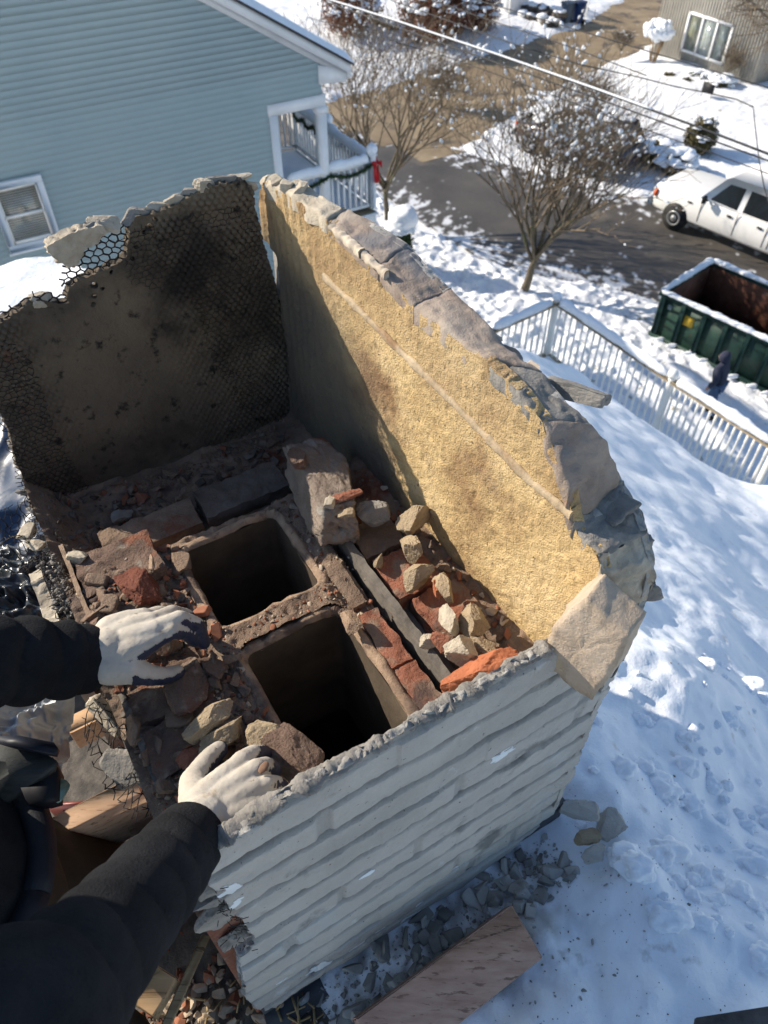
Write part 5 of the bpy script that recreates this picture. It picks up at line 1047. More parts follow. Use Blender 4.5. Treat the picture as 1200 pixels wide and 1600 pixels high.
# ================================================================ LOOSE PIECES
G1 = 'loose masonry pieces on the open chimney'
m_tan = m_tan2 = mat('tan stone', [(.27, .205, .135), (.46, .37, .245)], 16, .95, bump=.005, bscale=110, bump2=.003, b2scale=380, layers=[((.34, .16, .10), 30, .60, .70), ((.18, .14, .10), 40, .56, .68)])
m_brickd = mat('dark red brick', [(.13, .045, .03), (.22, .08, .05)], 16, .95, detail=9, bump=.006, bscale=70, bump2=.003, b2scale=260, layers=[((.24, .16, .12), 20, .55, .66)])
m_blk = mat('dusty grey brown block', [(.17, .135, .11), (.31, .255, .21)], 12, .95, detail=9, bump=.007, bscale=60, bump2=.004, b2scale=260, layers=[((.22, .09, .055), 7, .58, .68), ((.30, .28, .25), 18, .58, .68)])
pcs = [
 ('masonry_block', 'long dust covered brick block lying in shade at the foot of the yellow wall', 'block', (506, 766), -.962, (.225, .112, .095), 151, 7, -9, m_blk, 3, -2),
 ('broken_brick', 'brown brick bit on the top end of the long dusty block', 'brick', (466, 712), -.905, (.06, .032, .025), 160, 0, 10, m_dbr, 4, 4),
 ('stone_chip', 'pale little stone on the middle of the long dusty block', 'stone', (515, 788), -.898, (.025, .022, .016), 40, 0, 0, m_sand, 5, 5),
 ('broken_brick', 'orange brick flake on the near end of the long dusty block', 'brick', (540, 776), -.897, (.055, .02, .014), 70, 5, 0, m_brick, 6, 4),
 ('stone_chip', 'tan chip at the tip of the long dusty block beside the orange flake', 'stone', (540, 802), -.905, (.028, .02, .016), 90, 0, 0, m_tan, 7, 5),
 ('broken_stone', 'grey brown stone between the dusty block and the sunlit tan stones', 'stone', (583, 808), -.95, (.055, .045, .04), 100, 10, 0, m_greyd, 8, 5),
 ('broken_stone', 'tan stone highest up the row leaning against the yellow wall', 'stone', (645, 812), -.935, (.058, .045, .045), 30, 20, 0, m_tan, 9, 4),
 ('broken_stone', 'upright pointed tan stone second from the top of the sunlit row', 'stone', (645, 858), -.935, (.060, .028, .045), 165, 25, 10, m_tan, 10, 4),
 ('broken_stone', 'squat tan stone under the upright pointed one', 'stone', (652, 897), -.955, (.055, .045, .04), 70, 0, 0, m_tan, 11, 5),
 ('stone_chip', 'small lone tan chip on the ledge left of the sunlit stones', 'stone', (592, 879), -.975, (.030, .018, .018), 20, 0, 0, m_tan, 12, 4),
 ('broken_brick', 'leaning tan stone with a bright orange brick side in the middle of the row', 'brick', (692, 914), -.93, (.070, .032, .035), 170, 25, 0, m_tan, 13, 4),
 ('broken_brick', 'bright orange brick face showing under the leaning tan stone', 'brick', (684, 922), -.935, (.030, .016, .026), 170, 25, 0, m_brickb, 14, 3),
 ('broken_stone', 'pale upright stone left of centre in the lower sunlit heap', 'stone', (702, 968), -.94, (.052, .024, .040), 165, 20, 0, m_sand, 15, 4),
 ('broken_stone', 'brown block shaped stone right of centre in the lower sunlit heap', 'stone', (737, 968), -.94, (.050, .040, .045), 150, 10, 0, m_tan, 16, 3),
 ('broken_stone', 'palest square stone just above the big orange brick', 'stone', (724, 1020), -.935, (.050, .036, .045), 65, 15, 0, m_sand, 17, 3),
 ('broken_stone', 'tan stone tucked right of the palest square stone by the wall foot', 'stone', (757, 1010), -.95, (.045, .035, .03), 120, 0, 0, m_tan, 18, 5),
 ('stone_chip', 'rough pale chunk low on the left side of the sunlit heap', 'stone', (672, 1000), -.965, (.045, .025, .02), 70, 0, 0, m_sand, 19, 5),
 ('broken_brick', 'small dark orange brick in the gap above the palest square stone', 'brick', (690, 1005), -.96, (.035, .03, .03), 100, 0, 0, m_brick, 20, 4),
 ('broken_brick', 'big bright orange brick wedged against the grey near wall', 'brick', (755, 1058), -.935, (.115, .055, .055), 68, -4, 12, m_brickb, 21, 3),
 ('broken_brick', 'tan faced broken brick uppermost in front of the right glove', 'brick', (324, 1122), -.945, (.072, .034, .030), 52, 8, 0, m_tan, 22, 4),
 ('broken_brick', 'tan brown broken brick touching the thumb of the right glove', 'brick', (350, 1150), -.955, (.070, .040, .032), 55, 5, 0, m_tan, 23, 4),
 ('brick_shard', 'small curled orange shard left of the right glove thumb', 'brick', (298, 1184), -.965, (.034, .028, .022), 40, 0, 0, m_brick, 24, 6),
 ('mortar_chunk', 'large reddish brown mortar chunk by the fingertips of the right glove', 'chunk', (463, 1195), -.955, (.105, .062, .055), 130, 5, 0, m_dbr, 25, 5),
 ('mortar_chunk', 'pale edged chunk between the tan bricks and the dark near flue', 'chunk', (424, 1158), -.955, (.058, .05, .045), 140, 10, 0, m_tan, 26, 5),
 ('mortar_chunk', 'brown wedge of mortar standing at the top right corner of the near flue', 'chunk', (549, 972), -.975, (.055, .028, .03), 160, -10, 0, m_clay, 27, 4),
 ('broken_brick', 'dark red brick half buried in rubble above the left glove', 'brick', (214, 912), -.965, (.085, .06, .045), 150, 6, -8, m_brickd, 28, 4),
 ('brick_shard', 'thin reddish sliver of tile standing near the far flue', 'shard', (238, 882), -.955, (.055, .010, .012), 165, 20, 0, m_clay, 29, 3),
 ('broken_stone', 'grey stone in the shade at the left foot of the sooty wall', 'stone', (192, 808), -1.07, (.04, .03, .025), 60, 0, 0, m_greyd, 30, 5),
 ('broken_brick', 'red brick fragment at the foot of the sooty wall', 'brick', (221, 778), -1.075, (.026, .022, .02), 60, 0, 0, m_brick, 31, 5),
 ('broken_brick', 'brown brick piece by the index finger of the left glove', 'brick', (336, 1045), -.975, (.05, .03, .02), 150, 0, 0, m_dbr, 32, 5),
 ('broken_brick', 'dusty brown brick lying between the two gloves', 'brick', (292, 1075), -.975, (.09, .06, .03), 150, 0, 5, m_dbr, 33, 4),
 ('mortar_chunk', 'small lit sandy chunk on the stub of the torn left wall', 'chunk', (123, 870), -.97, (.035, .025, .02), 80, 0, 0, m_sand, 34, 5),
 ('broken_stone', 'flat grey slab of render in the shaded debris below the near wall, nearest the lumber', 'stone', (615, 1478), -1.66, (.10, .06, .018), 75, 12, 10, m_grey, 35, 5),
 ('broken_stone', 'squarish grey slab of render right of the flat one below the near wall', 'stone', (666, 1483), -1.65, (.055, .06, .02), 20, 15, 0, m_grey, 36, 5),
 ('broken_stone', 'longer grey lump half in snow, left one of the debris group right of the chimney', 'stone', (905, 1268), -1.575, (.075, .04, .035), 95, 0, 0, m_grey, 37, 4),
 ('broken_stone', 'snow flecked square block, right one of the debris group right of the chimney', 'stone', (957, 1284), -1.60, (.075, .055, .035), 60, 5, 0, m_grey, 38, 3),
 ('broken_stone', 'brown topped flat chip in the middle of the debris group right of the chimney', 'stone', (918, 1308), -1.575, (.06, .04, .015), 100, 0, 0, m_tan, 39, 5),
 ('broken_stone', 'dark triangular grey chip lowest in the debris group right of the chimney', 'stone', (928, 1332), -1.57, (.055, .035, .02), 80, 10, 0, m_grey, 40, 5),
 ('stone_chip', 'round dark pebble sunk in snow below the debris group', 'stone', (971, 1433), -1.66, (.022, .02, .014), 0, 0, 0, m_greyd, 41, 3),
 ('stone_chip', 'flat grey plate lying in snow near the bottom right', 'stone', (972, 1541), -1.66, (.045, .032, .006), 20, 0, 0, m_grey, 42, 3),
 ('stone_chip', 'small dark pebble in snow near the right edge', 'stone', (1139, 1466), -1.9, (.022, .018, .012), 0, 0, 0, m_greyd, 43, 3)]
for (nm, lb, cat, px, z_, s_, a_, pt_, rl_, m, sd, cu) in pcs: piece(nm, lb, cat, px, z_, s_, a_, pt_, rl_, m, sd, 5 if s_[0] > .04 else 4, cu)
def scatter(name, label, m, regs, kind=True, seed=0, sub=1):
    g = np.random.default_rng(seed); mb = MB()
    for (u0, u1, v0, v1, n, smin, smax, zf) in regs:
        for i in range(n):
            a, b = u0+(u1-u0)*g.random(), v0+(v1-v0)*g.random()
            if any(c0-.010 < a < d0+.010 and e0-.010 < b < f0+.010 for (c0, d0, e0, f0, _) in FL): continue
            s = smin+(smax-smin)*g.random()**3; z_ = zf(a, b)+s*.2
            chunk(mb, W(a, b, z_), (s*(.8+.8*g.random()), s*(.7+.4*g.random()), s*(.35+.4*g.random())), axes(360*g.random(), 25*g.normal(), 25*g.normal()), int(g.integers(1e6)), sub if s < .012 else 3, 6, .02, .85, .012, (.30, .45))
    return tag(mb.build(name, m), label, 'rubble', kind='stuff')
cz = lambda a, b: float(core_z(np.array(a), np.array(b)))
rz = lambda a, b: float(roof_z(np.array(a), np.array(b)))-.055
sz_ = lambda a, b: float(rsnow(np.array(a), np.array(b)))
m_rubg = mat('grey render crumbs', [(.20, .20, .19), (.36, .355, .34)], 12, .95, bump=.002, bscale=120, island=.4); m_rub1 = mat('grey crumbs', [(.14, .135, .125), (.27, .25, .225)], 30, .95, island=.35); m_rub2 = mat('brick crumbs', [(.17, .075, .045), (.29, .12, .07)], 30, .95, island=.4); m_rub3 = mat('sand crumbs', [(.28, .22, .16), (.44, .36, .27)], 30, .95, island=.35)
m_rubd = mat('dark crumbs', [(.07, .06, .05), (.17, .14, .115)], 30, .95, island=.4)
scatter('rubble', 'brick crumbs strewn over the open top of the chimney', m_rub2, [(-.05, .13, .38, .98, 420, .004, .022, cz), (.12, .33, .65, .72, 70, .003, .010, cz), (.37, .52, .42, .85, 120, .005, .022, cz), (.0, .45, .93, 1.2, 60, .004, .018, cz), (.31, .38, .62, .95, 60, .004, .012, cz)], seed=1)
scatter('rubble', 'pale sandy crumbs strewn over the open top of the chimney', m_rub3, [(-.05, .13, .38, .98, 380, .003, .014, cz), (.12, .33, .65, .72, 90, .002, .008, cz), (.40, .52, .42, .85, 90, .004, .018, cz), (.31, .38, .62, .95, 60, .003, .01, cz)], seed=2)
scatter('rubble', 'dark sooty chips heaped along the foot of the sooty wall', m_rubd, [(-.04, .46, .97, 1.2, 330, .004, .022, cz), (.3, .46, .8, .97, 130, .004, .018, cz), (-.05, .12, .4, .95, 160, .004, .016, cz)], seed=3)
scatter('rubble', 'caked brown mortar lumps broken along the left and back of the chimney top', m_mort, [(-.05, .125, .38, .98, 330, .008, .042, cz), (.0, .45, 1.08, 1.2, 120, .006, .030, cz), (.38, .52, .42, .95, 90, .006, .026, cz), (.31, .38, .65, .95, 40, .005, .015, cz)], seed=9)
scatter('debris', 'sunlit tan and brown debris on the roof left of the near wall', m_rub3, [(-.28, .03, -.1, .50, 900, .004, .026, rz)], seed=4)
scatter('debris', 'brown litter among the sunlit debris left of the near wall', m_rub2, [(-.28, .03, -.1, .50, 260, .006, .03, rz), (-.5, -.1, .3, .9, 120, .006, .03, rz)], seed=5)
scatter('debris', 'shaded grey render chips in the gap between near wall and lumber', m_rubg, [(.02, .60, .22, .33, 300, .004, .045, sz_), (.02, .60, .24, .33, 700, .002, .009, sz_), (.05, .75, .05, .25, 160, .002, .009, sz_)], seed=6)
scatter('grit', 'dark specks of grit sprinkled on the roof snow', m_rubd, [(.3, 1.3, -.25, .6, 220, .0012, .006, sz_), (.3, .95, -.1, .4, 620, .001, .004, sz_)], seed=7, sub=0)
g = np.random.default_rng(61); mb = MB()
for i in range(150):
    a, b = (.66+.35*abs(g.normal())*.6, .30-.22*g.random()+.1*g.normal()) if i < 90 else (.8+.9*g.random(), -.1+.7*g.random())
    s_ = .008+.024*g.random()**3
    if abs(a-.80) < .10 and abs(b-.27) < .09: continue
    mb.blob(W(a, b, sz_(a, b)+s_*.15), (s_*(1+.5*g.random()), s_, s_*.7), 3, .55, i, 1.7)
tag(mb.build('snow_lumps', m_rsnow, smooth=True), 'broken clods of crusted snow lying right of the chimney foot', 'snow', kind='stuff')
# splinters and straw in the sunlit debris
g = np.random.default_rng(50); mb = MB()
for i in range(170):
    a, b = -.26+.3*g.random(), -.1+.55*g.random(); c = W(a, b, rz(a, b)+.012); d = np.array([g.normal(), g.normal(), .25*g.normal()]); d /= np.linalg.norm(d); L = .008+.02*g.random()**2; mb.tube([c-d*L, c+Z3*.004*g.normal(), c+d*L], .0012+.0012*g.random(), 4)
tag(mb.build('splinters', mat('straw splinters', [(.30, .21, .10), (.5, .38, .2)], 20, .8, island=.4)), 'pale wood splinters mixed in the sunlit debris at the lower left', 'splinters', kind='stuff')
# ---- lumber
def woodmat(name, c1, c2, dr, sc_=70):   # grain runs along direction dr
    a = math.atan2(dr[1], dr[0]); return mat(name, [c1, c2], sc_, .75, detail=8, bump=.0008, bscale=40, stretch=(.035, 1, 1), rot=(0, 0, -a), layers=[(tuple(q*.62 for q in c1), 150, .56, .66), (tuple(q*.5 for q in c1), 34, .64, .68)])
def lumber(a, b, w, h, m, label, name='lumber', roll=0, group=None):
    a = np.asarray(a, float); b = np.asarray(b, float); d = (b-a)/np.linalg.norm(b-a); up = rodr(d, R(roll))@Z3; mb = MB(); mb.bar(a, b, w, h, up, bevel=.0025); return tag(mb.build(name, m), label, 'lumber', group)
a, b = onz(243, 1243, -1.36), onz(70, 1333, -1.40); m_w1 = woodmat('pink pine', (.54, .34, .21), (.70, .49, .33), a-b)
lumber(a, b, .038, .14, m_w1, 'pale pine board on edge beside the black sleeve, left of the near wall')
a, b = onz(112, 1147, -1.42), onz(230, 1088, -1.42); lumber(a, b, .038, .07, woodmat('orange pine', (.48, .30, .17), (.62, .42, .27), a-b), 'short pine block end under the left sleeve, next to the hanging lath')
a, b = onz(818, 1456, -1.545), onz(575, 1640, -1.51); lumber(a, b, .098, .040, woodmat('weathered red pine', (.30, .175, .13), (.46, .30, .235), a-b), 'reddish weathered plank lying on snow at the bottom centre', roll=-14)
a, b = onz(322, 1462, -1.58), onz(258, 1606, -1.52); lumber(a, b, .017, .008, woodmat('old lath', (.28, .21, .11), (.42, .33, .19), a-b), 'narrow old lath stick leaning over the sunlit debris', name='lath_stick')
a, b = onz(262, 1520, -1.62), onz(225, 1580, -1.62); lumber(a, b, .05, .04, woodmat('split pine', (.45, .28, .14), (.62, .43, .25), a-b), 'splintered pine block half hidden by the black sleeve', name='wood_block')
mb = MB(); q = [onz(*p, -1.60) for p in ((1085, 1592), (1200, 1574), (1215, 1625), (1080, 1625))]; q = [p_*(1.50/1.60) for p_ in q]; mb.poly(np.array(q), Z3*.012); tag(mb.build('shingle', m_shingle), 'corner of a dark granular shingle showing at the bottom right', 'shingle')
mb = MB(); q = [onz(*p, -1.645) for p in ((843, 1570), (893, 1537), (899, 1545), (850, 1578))]; mb.poly(np.array(q), Z3*.008); tag(mb.build('shingle_scrap', m_shingle), 'thin black sliver sticking out of the snow right of the plank', 'scrap')
# ---- tarps and plastic left of the chimney
m_tarp = mat('navy tarp', [(.012, .028, .06), (.025, .05, .10)], 3, .38, spec=.5, bump=.004, bscale=14)
m_poly = mat('black plastic', [(.02, .024, .028), (.05, .055, .06)], 5, .25, spec=.6, bump=.006, bscale=16)
m_gpol = mat('grey plastic film', [(.20, .22, .24), (.34, .36, .38)], 6, .28, spec=.6, bump=.006, bscale=18)
def cloth(name, corners, m, label, amp=.03, seed=0, n=90, fold=3, cat='tarp'):
    c = np.array(corners); s, t = np.meshgrid(np.linspace(0, 1, n), np.linspace(0, 1, n), indexing='ij'); p = c[0]*((1-s)*(1-t))[..., None]+c[1]*(s*(1-t))[..., None]+c[2]*(s*t)[..., None]+c[3]*((1-s)*t)[..., None]
    q = pt3(s*fold, t*fold*1.3, seed); rid = 1-np.abs(vn(q*1.0, seed)); rid = rid+.5*(1-np.abs(vn(q*2.3+3, seed+1)))+.2*(1-np.abs(vn(q*5+3, seed+2)))
    p = p+Z3*(amp*(rid-.9))[..., None]; i = (np.arange(n-1)[:, None]*n+np.arange(n-1)[None]).ravel(); mb = MB(); mb.add(p.reshape(-1, 3), [np.stack([i, i+n, i+n+1, i+1], -1)]); return tag(mb.build(name, m, smooth=True), label, cat)
cloth('tarp', [W(-1.3, 1.30, -1.95), W(-.08, 1.30, -1.55), W(.36, 3.15, -1.72), W(-1.2, 3.3, -1.72)], m_tarp, 'dark blue tarp stretched behind the sooty back wall', .10, 3, 140, 4)
mb = MB()
def tz(a, b): return -1.64+.05*fbm(pt3(a, b), 2.2, 3, 3)
o_ = np.array([(-1.1, 2.92), (-.30, 2.50), (-.05, 2.62), (-.10, 2.40), (.30, 2.35), (.42, 2.6), (.40, 3.25), (-1.2, 3.4)])
panel(mb, o_, lambda a, b, d: W(a, b, tz(a, b)+d), .05, .02, lambda a, b: .06+.04*fbm(pt3(a, b), 5, 4, 6), jag=.05, seed=12, rows=2, rimnoise=.01); tag(mb.build('snow', m_snow, smooth=True), 'sunlit snow lying on the far edge of the dark blue tarp', 'snow', kind='stuff')
cloth('plastic_sheet', [onz(-120, 1000, -1.30), onz(95, 985, -1.30), onz(96, 855, -1.36), onz(-100, 890, -1.45)], m_poly, 'crumpled glossy black plastic sheet left of the wall stub', .09, 7, 110, 3, 'plastic sheet')
cloth('plastic_sheet', [onz(-120, 1250, -1.22), onz(80, 1245, -1.36), onz(140, 1050, -1.32), onz(-120, 1030, -1.20)], m_gpol, 'shiny grey plastic film below the left sleeve', .06, 9, 110, 3, 'plastic sheet')
m_redm = mat('red painted metal', [(.14, .025, .015), (.22, .05, .03)], 6, .4, spec=.5, layers=[((.35, .3, .28), 12, .62, .7)])
mb = MB(); mb.add(*grid(np.linspace(0, 1, 12), np.linspace(0, 1, 8), lambda s, t: onz(95, 1255, -1.5)*(1-s)[..., None]+onz(165, 1262, -1.5)*s[..., None]+(onz(120, 1320, -1.55)-onz(95, 1255, -1.5))*t[..., None]+Z3*(.01*np.sin(t*6))[..., None])); mb.box(onz(128, 1262, -1.505), .12, .006, .05, axes(85)); tag(mb.build('metal_flashing', m_redm), 'red metal edge showing between trouser leg and grey gravel', 'flashing')
# ================================================================ WORKER
m_hood = mat('black fleece', [(.008, .009, .011), (.020, .021, .024)], 14, .95, bump=.003, bscale=160, bump2=.002, b2scale=420, spec=.15, layers=[((.05, .05, .05), 240, .70, .78)])
m_trou = mat('dark work trousers', [(.020, .018, .012), (.038, .034, .024)], 8, .9, bump=.001, bscale=250, spec=.2)
m_knit = mat('knit glove', [(.43, .39, .33), (.55, .51, .44)], 30, .95, bump=.0006, bscale=500, spec=.2, layers=[((.36, .29, .21), 28, .55, .72), ((.22, .18, .14), 70, .64, .74)])
m_coat = mat('navy rubber coating', [(.012, .018, .04), (.03, .035, .065)], 60, .5, bump=.0008, bscale=300, spec=.4)
def add_rib(m, scale, dist, axis_=0):
    t = m.node_tree; N = t.nodes; L = t.links; P_ = N['Principled BSDF']; tc = N.new('ShaderNodeTexCoord'); w = N.new('ShaderNodeTexWave'); w.wave_type = 'BANDS'; w.bands_direction = 'XYZ'[axis_]; w.inputs['Scale'].default_value = scale; w.inputs['Distortion'].default_value = 1.0; w.inputs['Detail'].default_value = 1
    L.new(tc.outputs['Object'], w.inputs['Vector']); b = N.new('ShaderNodeBump'); b.inputs['Distance'].default_value = dist; b.inputs['Strength'].default_value = .7; L.new(w.outputs['Fac'], b.inputs['Height'])
    ln = [l for l in L if l.to_socket == P_.inputs['Normal']]
    if ln: L.new(ln[0].from_socket, b.inputs['Normal'])
    L.new(b.outputs[0], P_.inputs['Normal'])
add_rib(m_knit, 260, .00016, 0)
def capsule(mb, a, b, ra, rb, n=16):
    a = np.asarray(a, float); b = np.asarray(b, float); L = np.linalg.norm(b-a)+1e-9; d = (b-a)/L; pts = []; rad = []
    for t in np.linspace(-88, 0, 5): pts.append(a+d*ra*math.sin(R(t))); rad.append(ra*math.cos(R(t)))
    for t in (.25, .5, .75): pts.append(a+(b-a)*t); rad.append(ra+(rb-ra)*t)
    for t in np.linspace(0, 88, 5): pts.append(b+d*rb*math.sin(R(t))); rad.append(rb*math.cos(R(t)))
    mb.tube(np.array(pts), np.array(rad), n)
def sculpt(name, chains, m, parent, vox=.003, smooth=6, disp=None):
    """fuse tapered limbs into one continuous surface"""
    mb = MB()
    for chn in chains:
        for (a, ra), (b, rb) in zip(chn[:-1], chn[1:]): capsule(mb, a, b, ra, rb)
    o = mb.build(name, m, parent); r = o.modifiers.new('r', 'REMESH'); r.mode = 'VOXEL'; r.voxel_size = vox; s = o.modifiers.new('s', 'SMOOTH'); s.iterations = smooth; s.factor = .6
    dg = bpy.context.evaluated_depsgraph_get(); dg.update(); me = bpy.data.meshes.new_from_object(o.evaluated_get(dg)); old = o.data; o.modifiers.clear(); o.data = me; me.name = name; bpy.data.meshes.remove(old)
    n = len(me.vertices); co = np.empty(n*3, np.float32); me.vertices.foreach_get('co', co); co = co.reshape(-1, 3).astype(float)
    if disp is not None:
        no = np.empty(n*3, np.float32); me.vertices.foreach_get('normal', no); no = no.reshape(-1, 3)
        base = np.zeros(3); p = parent
        while p is not None: base = base+np.array(p.location); p = p.parent
        w = co+base-OFF; co = co+no*disp(w)[:, None]; me.vertices.foreach_set('co', co.astype(np.float32).ravel())
    me.polygons.foreach_set('use_smooth', np.ones(len(me.polygons), bool)); me.update()
    if len(me.materials) == 0: me.materials.append(m)
    return o
wk = thing('person', W(-.55, .35, -1.75), 'worker in black fleece and dark trousers, both gloved hands resting on the chimney rubble', 'person')
P3 = lambda x, y, z: onz(x, y, z)
# body under the clothes: hips to neck and head, out of the frame on the left
hip = np.array([-.63, .31, -1.12]); chest = np.array([-.71, .27, -.78]); neck = np.array([-.68, .28, -.50]); shL = np.array([-.81, .46, -.60]); shR = np.array([-.60, .07, -.58])
elL = P3(-190, 1040, -.77); wrL = P3(118, 1030, -.90); elR = P3(62, 1590, -.66); wrR = P3(286, 1322, -.855); hwL = P3(152, 1026, -.905); hwR = P3(312, 1292, -.870)
def lerp(a, b, t): return a+(b-a)*t
def folds(w, k=1.0):
    f = .0035*fbm(w, 9, 3, 3)
    for (a, b, sc_, r0) in ((wrL, elL, 46, .9), (wrR, elR, 40, .9), (elR, shR, 34, .8)):
        d = b-a; L = np.linalg.norm(d); t = ((w-a)@d)/(L*L); rr = np.linalg.norm(w-a-np.clip(t, 0, 1)[:, None]*d, axis=1); on = sst(.11, .08, rr)*sst(-.02, .03, t)*sst(1.1, .95, t)
        ph = t*L*sc_*6.28/2+2.4*vn(w*11, 8)+1.2*vn(w*22, 9); f = f+on*(.0105 if a is wrL else .0075)*(np.abs(np.sin(ph*.5))**.6-.6)*(.5+.7*np.exp(-t*3))*(.6+.8*(vn(w*8, 12)*.5+.5))
    return f*k
jac = sculpt('jacket', [[(hip+Z3*.02, .165), (lerp(hip, chest, .5), .16), (chest, .175), (chest+Z3*.12, .15), (neck, .07)], [(chest+Z3*.1, .13), (shL, .085)], [(chest+Z3*.1, .13), (shR, .085)],
    [(shL, .082), (elL, .066), (lerp(elL, wrL, .55), .060), (lerp(elL, wrL, .80), .054), (wrL, .047)], [(shR, .082), (lerp(shR, elR, .5), .072), (elR, .057), (lerp(elR, wrR, .4), .051), (lerp(elR, wrR, .8), .046), (wrR, .041)]], m_hood, wk, vox=.0045, smooth=5, disp=folds)
# cuffs
for (wr, el_, r_) in ((wrL, elL, .049), (wrR, elR, .043)):
    d = (wr-el_)/np.linalg.norm(wr-el_); mb = MB(); mb.tube([wr-d*.03, wr-d*.005, wr+d*.018, wr+d*.030, wr+d*.028, wr+d*.01], [r_-.004, r_, r_-.001, r_-.006, r_-.012, r_-.014], 36, cap=False); mb.build('cuff', m_hood, jac, smooth=True)
knL = hip+np.array([.13, .14, -.42]); knR = hip+np.array([.16, -.12, -.42])
def tf(w): return .006*fbm(w, 7, 3, 2)+.003*np.sin(w[:, 2]*60+4*vn(w*6, 4))*sst(-.2, .3, vn(w*5, 5))
tr = sculpt('trousers', [[(hip, .165), (hip-Z3*.1, .16)], [(hip+V*.09-Z3*.08, .105), (knL, .085), (knL+np.array([-.06, 0, -.40]), .075)], [(hip-V*.09-Z3*.08, .105), (knR, .085), (knR+np.array([-.05, -.02, -.40]), .075)]], m_trou, wk, vox=.007, smooth=5, disp=tf)
hd = sculpt('head', [[(neck, .06), (neck+np.array([.05, .02, .10]), .062)], [(neck+np.array([.06, .02, .13]), .070), (neck+np.array([.05, .02, .21]), .082)], [(neck+np.array([.10, .04, .11]), .045), (neck+np.array([.09, .04, .14]), .05)], [(neck+np.array([.145, .065, .15]), .012), (neck+np.array([.13, .06, .19]), .009)]], m_skin, wk, vox=.004, smooth=6)
sculpt('beanie', [[(neck+np.array([.045, .015, .19]), .088), (neck+np.array([.035, .01, .245]), .074)]], m_hood, wk, vox=.005, smooth=4)
for kn, o_, lb in ((knL, np.array([-.06, 0, -.40]), 1), (knR, np.array([-.05, -.02, -.40]), 2)):
    f0 = kn+o_-Z3*.04; mb = MB(); sculpt('boot', [[(f0, .06), (f0-Z3*.06, .055), (f0-Z3*.08+U*.13, .048)]], m_boot, wk, vox=.006, smooth=4)
# leather boot tip dusted with snow, seen beside the pine board
bt = P3(122, 1330, -1.47); mb = MB(); mb.blob(bt, (.05, .035, .035), 4, .15, 3, 2, axes(80)); o = mb.build('boot_tip', mat('snow dusted leather', [(.04, .035, .025), (.10, .09, .06)], 20, .8, bump=.002, bscale=80, layers=[((.7, .72, .74), 16, .53, .58)]), wk, smooth=True)
# tool belt with pouch flap and buckle
mb = MB(); th = np.linspace(0, 2*math.pi, 49); bc = hip+Z3*.05; mb.tube(np.stack([bc[0]+.172*np.cos(th), bc[1]+.172*np.sin(th), bc[2]+0*th], -1), .020, 8); be_ = mb.build('tool_belt', mat('black webbing', (.012, .014, .02), 60, .7, bump=.001, bscale=300), wk, smooth=True)
def quad(pts, z, th_, m, name, parent, bev=0):
    mb = MB(); q = np.array([P3(*p, zz) for p, zz in zip(pts, z)]); mb.poly(q, Z3*-th_); return mb.build(name, m, parent)
m_pouch = mat('worn pouch', [(.022, .028, .032), (.06, .065, .062)], 14, .6, bump=.001, bscale=200, stretch=(1, 6, 1))
quad([(-60, 1150), (20, 1158), (62, 1172), (88, 1188), (84, 1200), (40, 1230), (-60, 1300)], [-1.0, -.99, -.99, -1.0, -1.01, -1.03, -1.05], .010, m_pouch, 'pouch_flap', be_)
quad([(0, 1150), (30, 1149), (84, 1160), (90, 1168), (86, 1178), (20, 1165), (-4, 1158)], [-.975]*7, .010, mat('pouch edge', (.008, .01, .02), 10, .5), 'pouch_edge', be_)
quad([(30, 1225), (82, 1182), (90, 1200), (88, 1245), (70, 1250), (40, 1250)], [-1.03]*6, .03, mat('pouch body', (.006, .007, .011), 10, .6), 'pouch_body', be_)
quad([(58, 1246), (85, 1213), (104, 1219), (109, 1225), (107, 1232), (96, 1250), (90, 1254)], [-1.045]*7, .003, mat('zinc buckle', [(.16, .24, .20), (.26, .36, .30)], 10, .35, metal=.5), 'buckle', be_)
# gloves -----------------------------------------------------------------
def glove(name_label, wr, dirv, palmn, chains, cuffr, seed):
    """knit glove as one surface; navy coating as a thin child shell over palm side and finger tips"""
    gl = sculpt('glove', chains, m_knit, wk, vox=.0019, smooth=9, disp=lambda w: .0007*fbm(w, 60, 3, seed)+.0003*vn(w*300, seed)); gl['label'] = name_label
    me = gl.data; n = len(me.vertices); co = np.empty(n*3, np.float32); me.vertices.foreach_get('co', co); co = co.reshape(-1, 3); no = np.empty(n*3, np.float32); me.vertices.foreach_get('normal', no); no = no.reshape(-1, 3)
    w = co+np.array(wk.location)-OFF; al = (w-wr)@dirv; k = no@palmn                       # palmn points out of the palm
    lim = .10-.25*sst(.085, .15, al)+.18*vn(w*40, seed)
    fidx = [np.array(p.vertices) for p in me.polygons]; ok = (k > lim) & (al > .035); fs = [f for f in fidx if ok[f].sum() == len(f)]
    d = {}
    for f in fs: d.setdefault(len(f), []).append(f)
    used = np.unique(np.concatenate(fs)); rm = np.full(n, -1); rm[used] = np.arange(len(used)); mb = MB(); mb.add((w+no*.0008)[used], [rm[np.array(q)] for q in d.values()]); mb.build('palm_coating', m_coat, gl, smooth=True)
    return gl
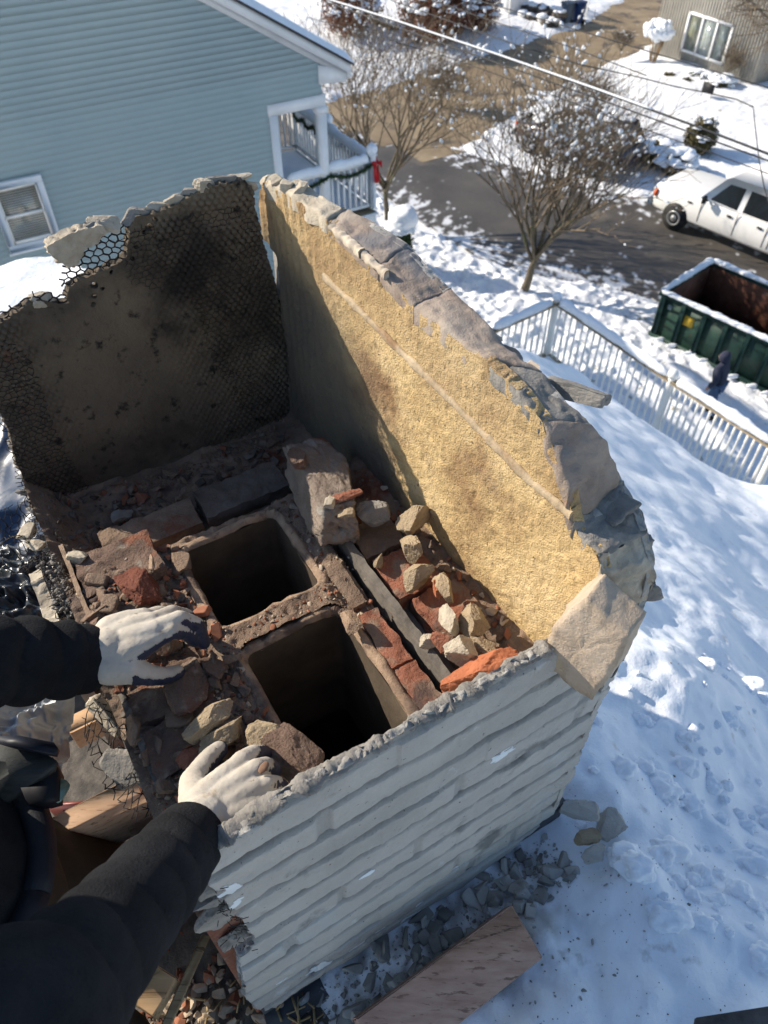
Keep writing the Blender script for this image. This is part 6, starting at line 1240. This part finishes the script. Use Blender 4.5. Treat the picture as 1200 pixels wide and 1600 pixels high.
# left hand: back of the hand up, fingers pointing right, thumb nearest the viewer
Lk = {'i': P3(238, 1000, -.895), 'm': P3(243, 984, -.890), 'r': P3(236, 972, -.893), 'p': P3(224, 966, -.902)}
w0 = P3(168, 1018, -.902)
chL = [[(wrL, .034), (hwL, .034), (w0, .034)]]
for k_, off in (('i', (0, 12)), ('m', (2, 0)), ('r', (2, -10)), ('p', (2, -18))):
    base = P3(172+off[0], 1014+off[1]*1.5, -.902); chL.append([(base, .024), (lerp(base, Lk[k_], .55), .0215), (Lk[k_], .0155)])
chL += [[(Lk['i'], .0140), (P3(268, 985, -.893), .0120), (P3(290, 988, -.915), .0108), (P3(304, 1001, -.938), .0095)],
        [(Lk['m'], .0140), (P3(280, 966, -.893), .0120), (P3(307, 975, -.918), .0110), (P3(318, 1004, -.950), .0100)],
        [(Lk['r'], .0135), (P3(268, 957, -.903), .0115), (P3(292, 962, -.930), .0105), (P3(303, 978, -.958), .0095)],
        [(Lk['p'], .0125), (P3(248, 957, -.918), .0105), (P3(270, 959, -.945), .0095), (P3(280, 968, -.965), .0085)],
        [(P3(172, 1042, -.906), .026), (P3(200, 1044, -.912), .0225), (P3(232, 1054, -.930), .0150), (P3(255, 1056, -.945), .0125), (P3(277, 1050, -.955), .0108)]]
dL = (P3(300, 1000, -.93)-P3(160, 1020, -.90)); dL /= np.linalg.norm(dL)
glove('left hand glove, white knit back, fingers pointing right', P3(158, 1022, -.9), dL, -Z3*.85+np.array([.35, -.35, 0]), chL, .04, 3)
# right hand: knuckles to the upper right, thumb on the upper left
Rk = {'i': P3(362, 1206, -.893), 'm': P3(383, 1217, -.885), 'r': P3(397, 1234, -.885), 'p': P3(407, 1254, -.890)}
chR = [[(wrR, .030), (hwR, .032), (P3(322, 1278, -.874), .028)]]
for k_, off in (('i', (-16, -12)), ('m', (-5, -4)), ('r', (7, 5)), ('p', (20, 14))):
    base = P3(325+off[0], 1272+off[1], -.876); chR.append([(base, .020), (lerp(base, Rk[k_], .5), .0195), (Rk[k_], .0150)])
chR += [[(Rk['i'], .0138), (P3(378, 1188, -.893), .0125), (P3(396, 1178, -.912), .0115), (P3(412, 1176, -.935), .0100)],
        [(Rk['m'], .0138), (P3(400, 1201, -.885), .0125), (P3(416, 1197, -.903), .0115), (P3(428, 1203, -.928), .0100)],
        [(Rk['r'], .0130), (P3(415, 1226, -.887), .0118), (P3(430, 1225, -.905), .0108), (P3(441, 1231, -.928), .0095)],
        [(Rk['p'], .0120), (P3(424, 1251, -.893), .0108), (P3(438, 1246, -.908), .0098), (P3(449, 1244, -.925), .0085)],
        [(P3(305, 1250, -.885), .020), (P3(302, 1222, -.905), .0175), (P3(318, 1196, -.925), .0140), (P3(330, 1182, -.938), .0130), (P3(342, 1171, -.948), .0115)]]
dR = (P3(420, 1200, -.92)-P3(317, 1287, -.87)); dR /= np.linalg.norm(dR)
glR = glove('right hand glove with a worn brown patch on its middle finger', P3(317, 1287, -.87), dR, -Z3*.8+np.array([.45, .1, 0]), chR, .04, 5)

mb = MB(); mb.blob(P3(412, 1199, -.8722), (.0085, .0050, .0020), 2, .2, 3, 2, axes(35, 10, 0)); mb.build('worn_patch', mat('dried brown dirt', (.20, .12, .08), 40, .9), glR, smooth=True)
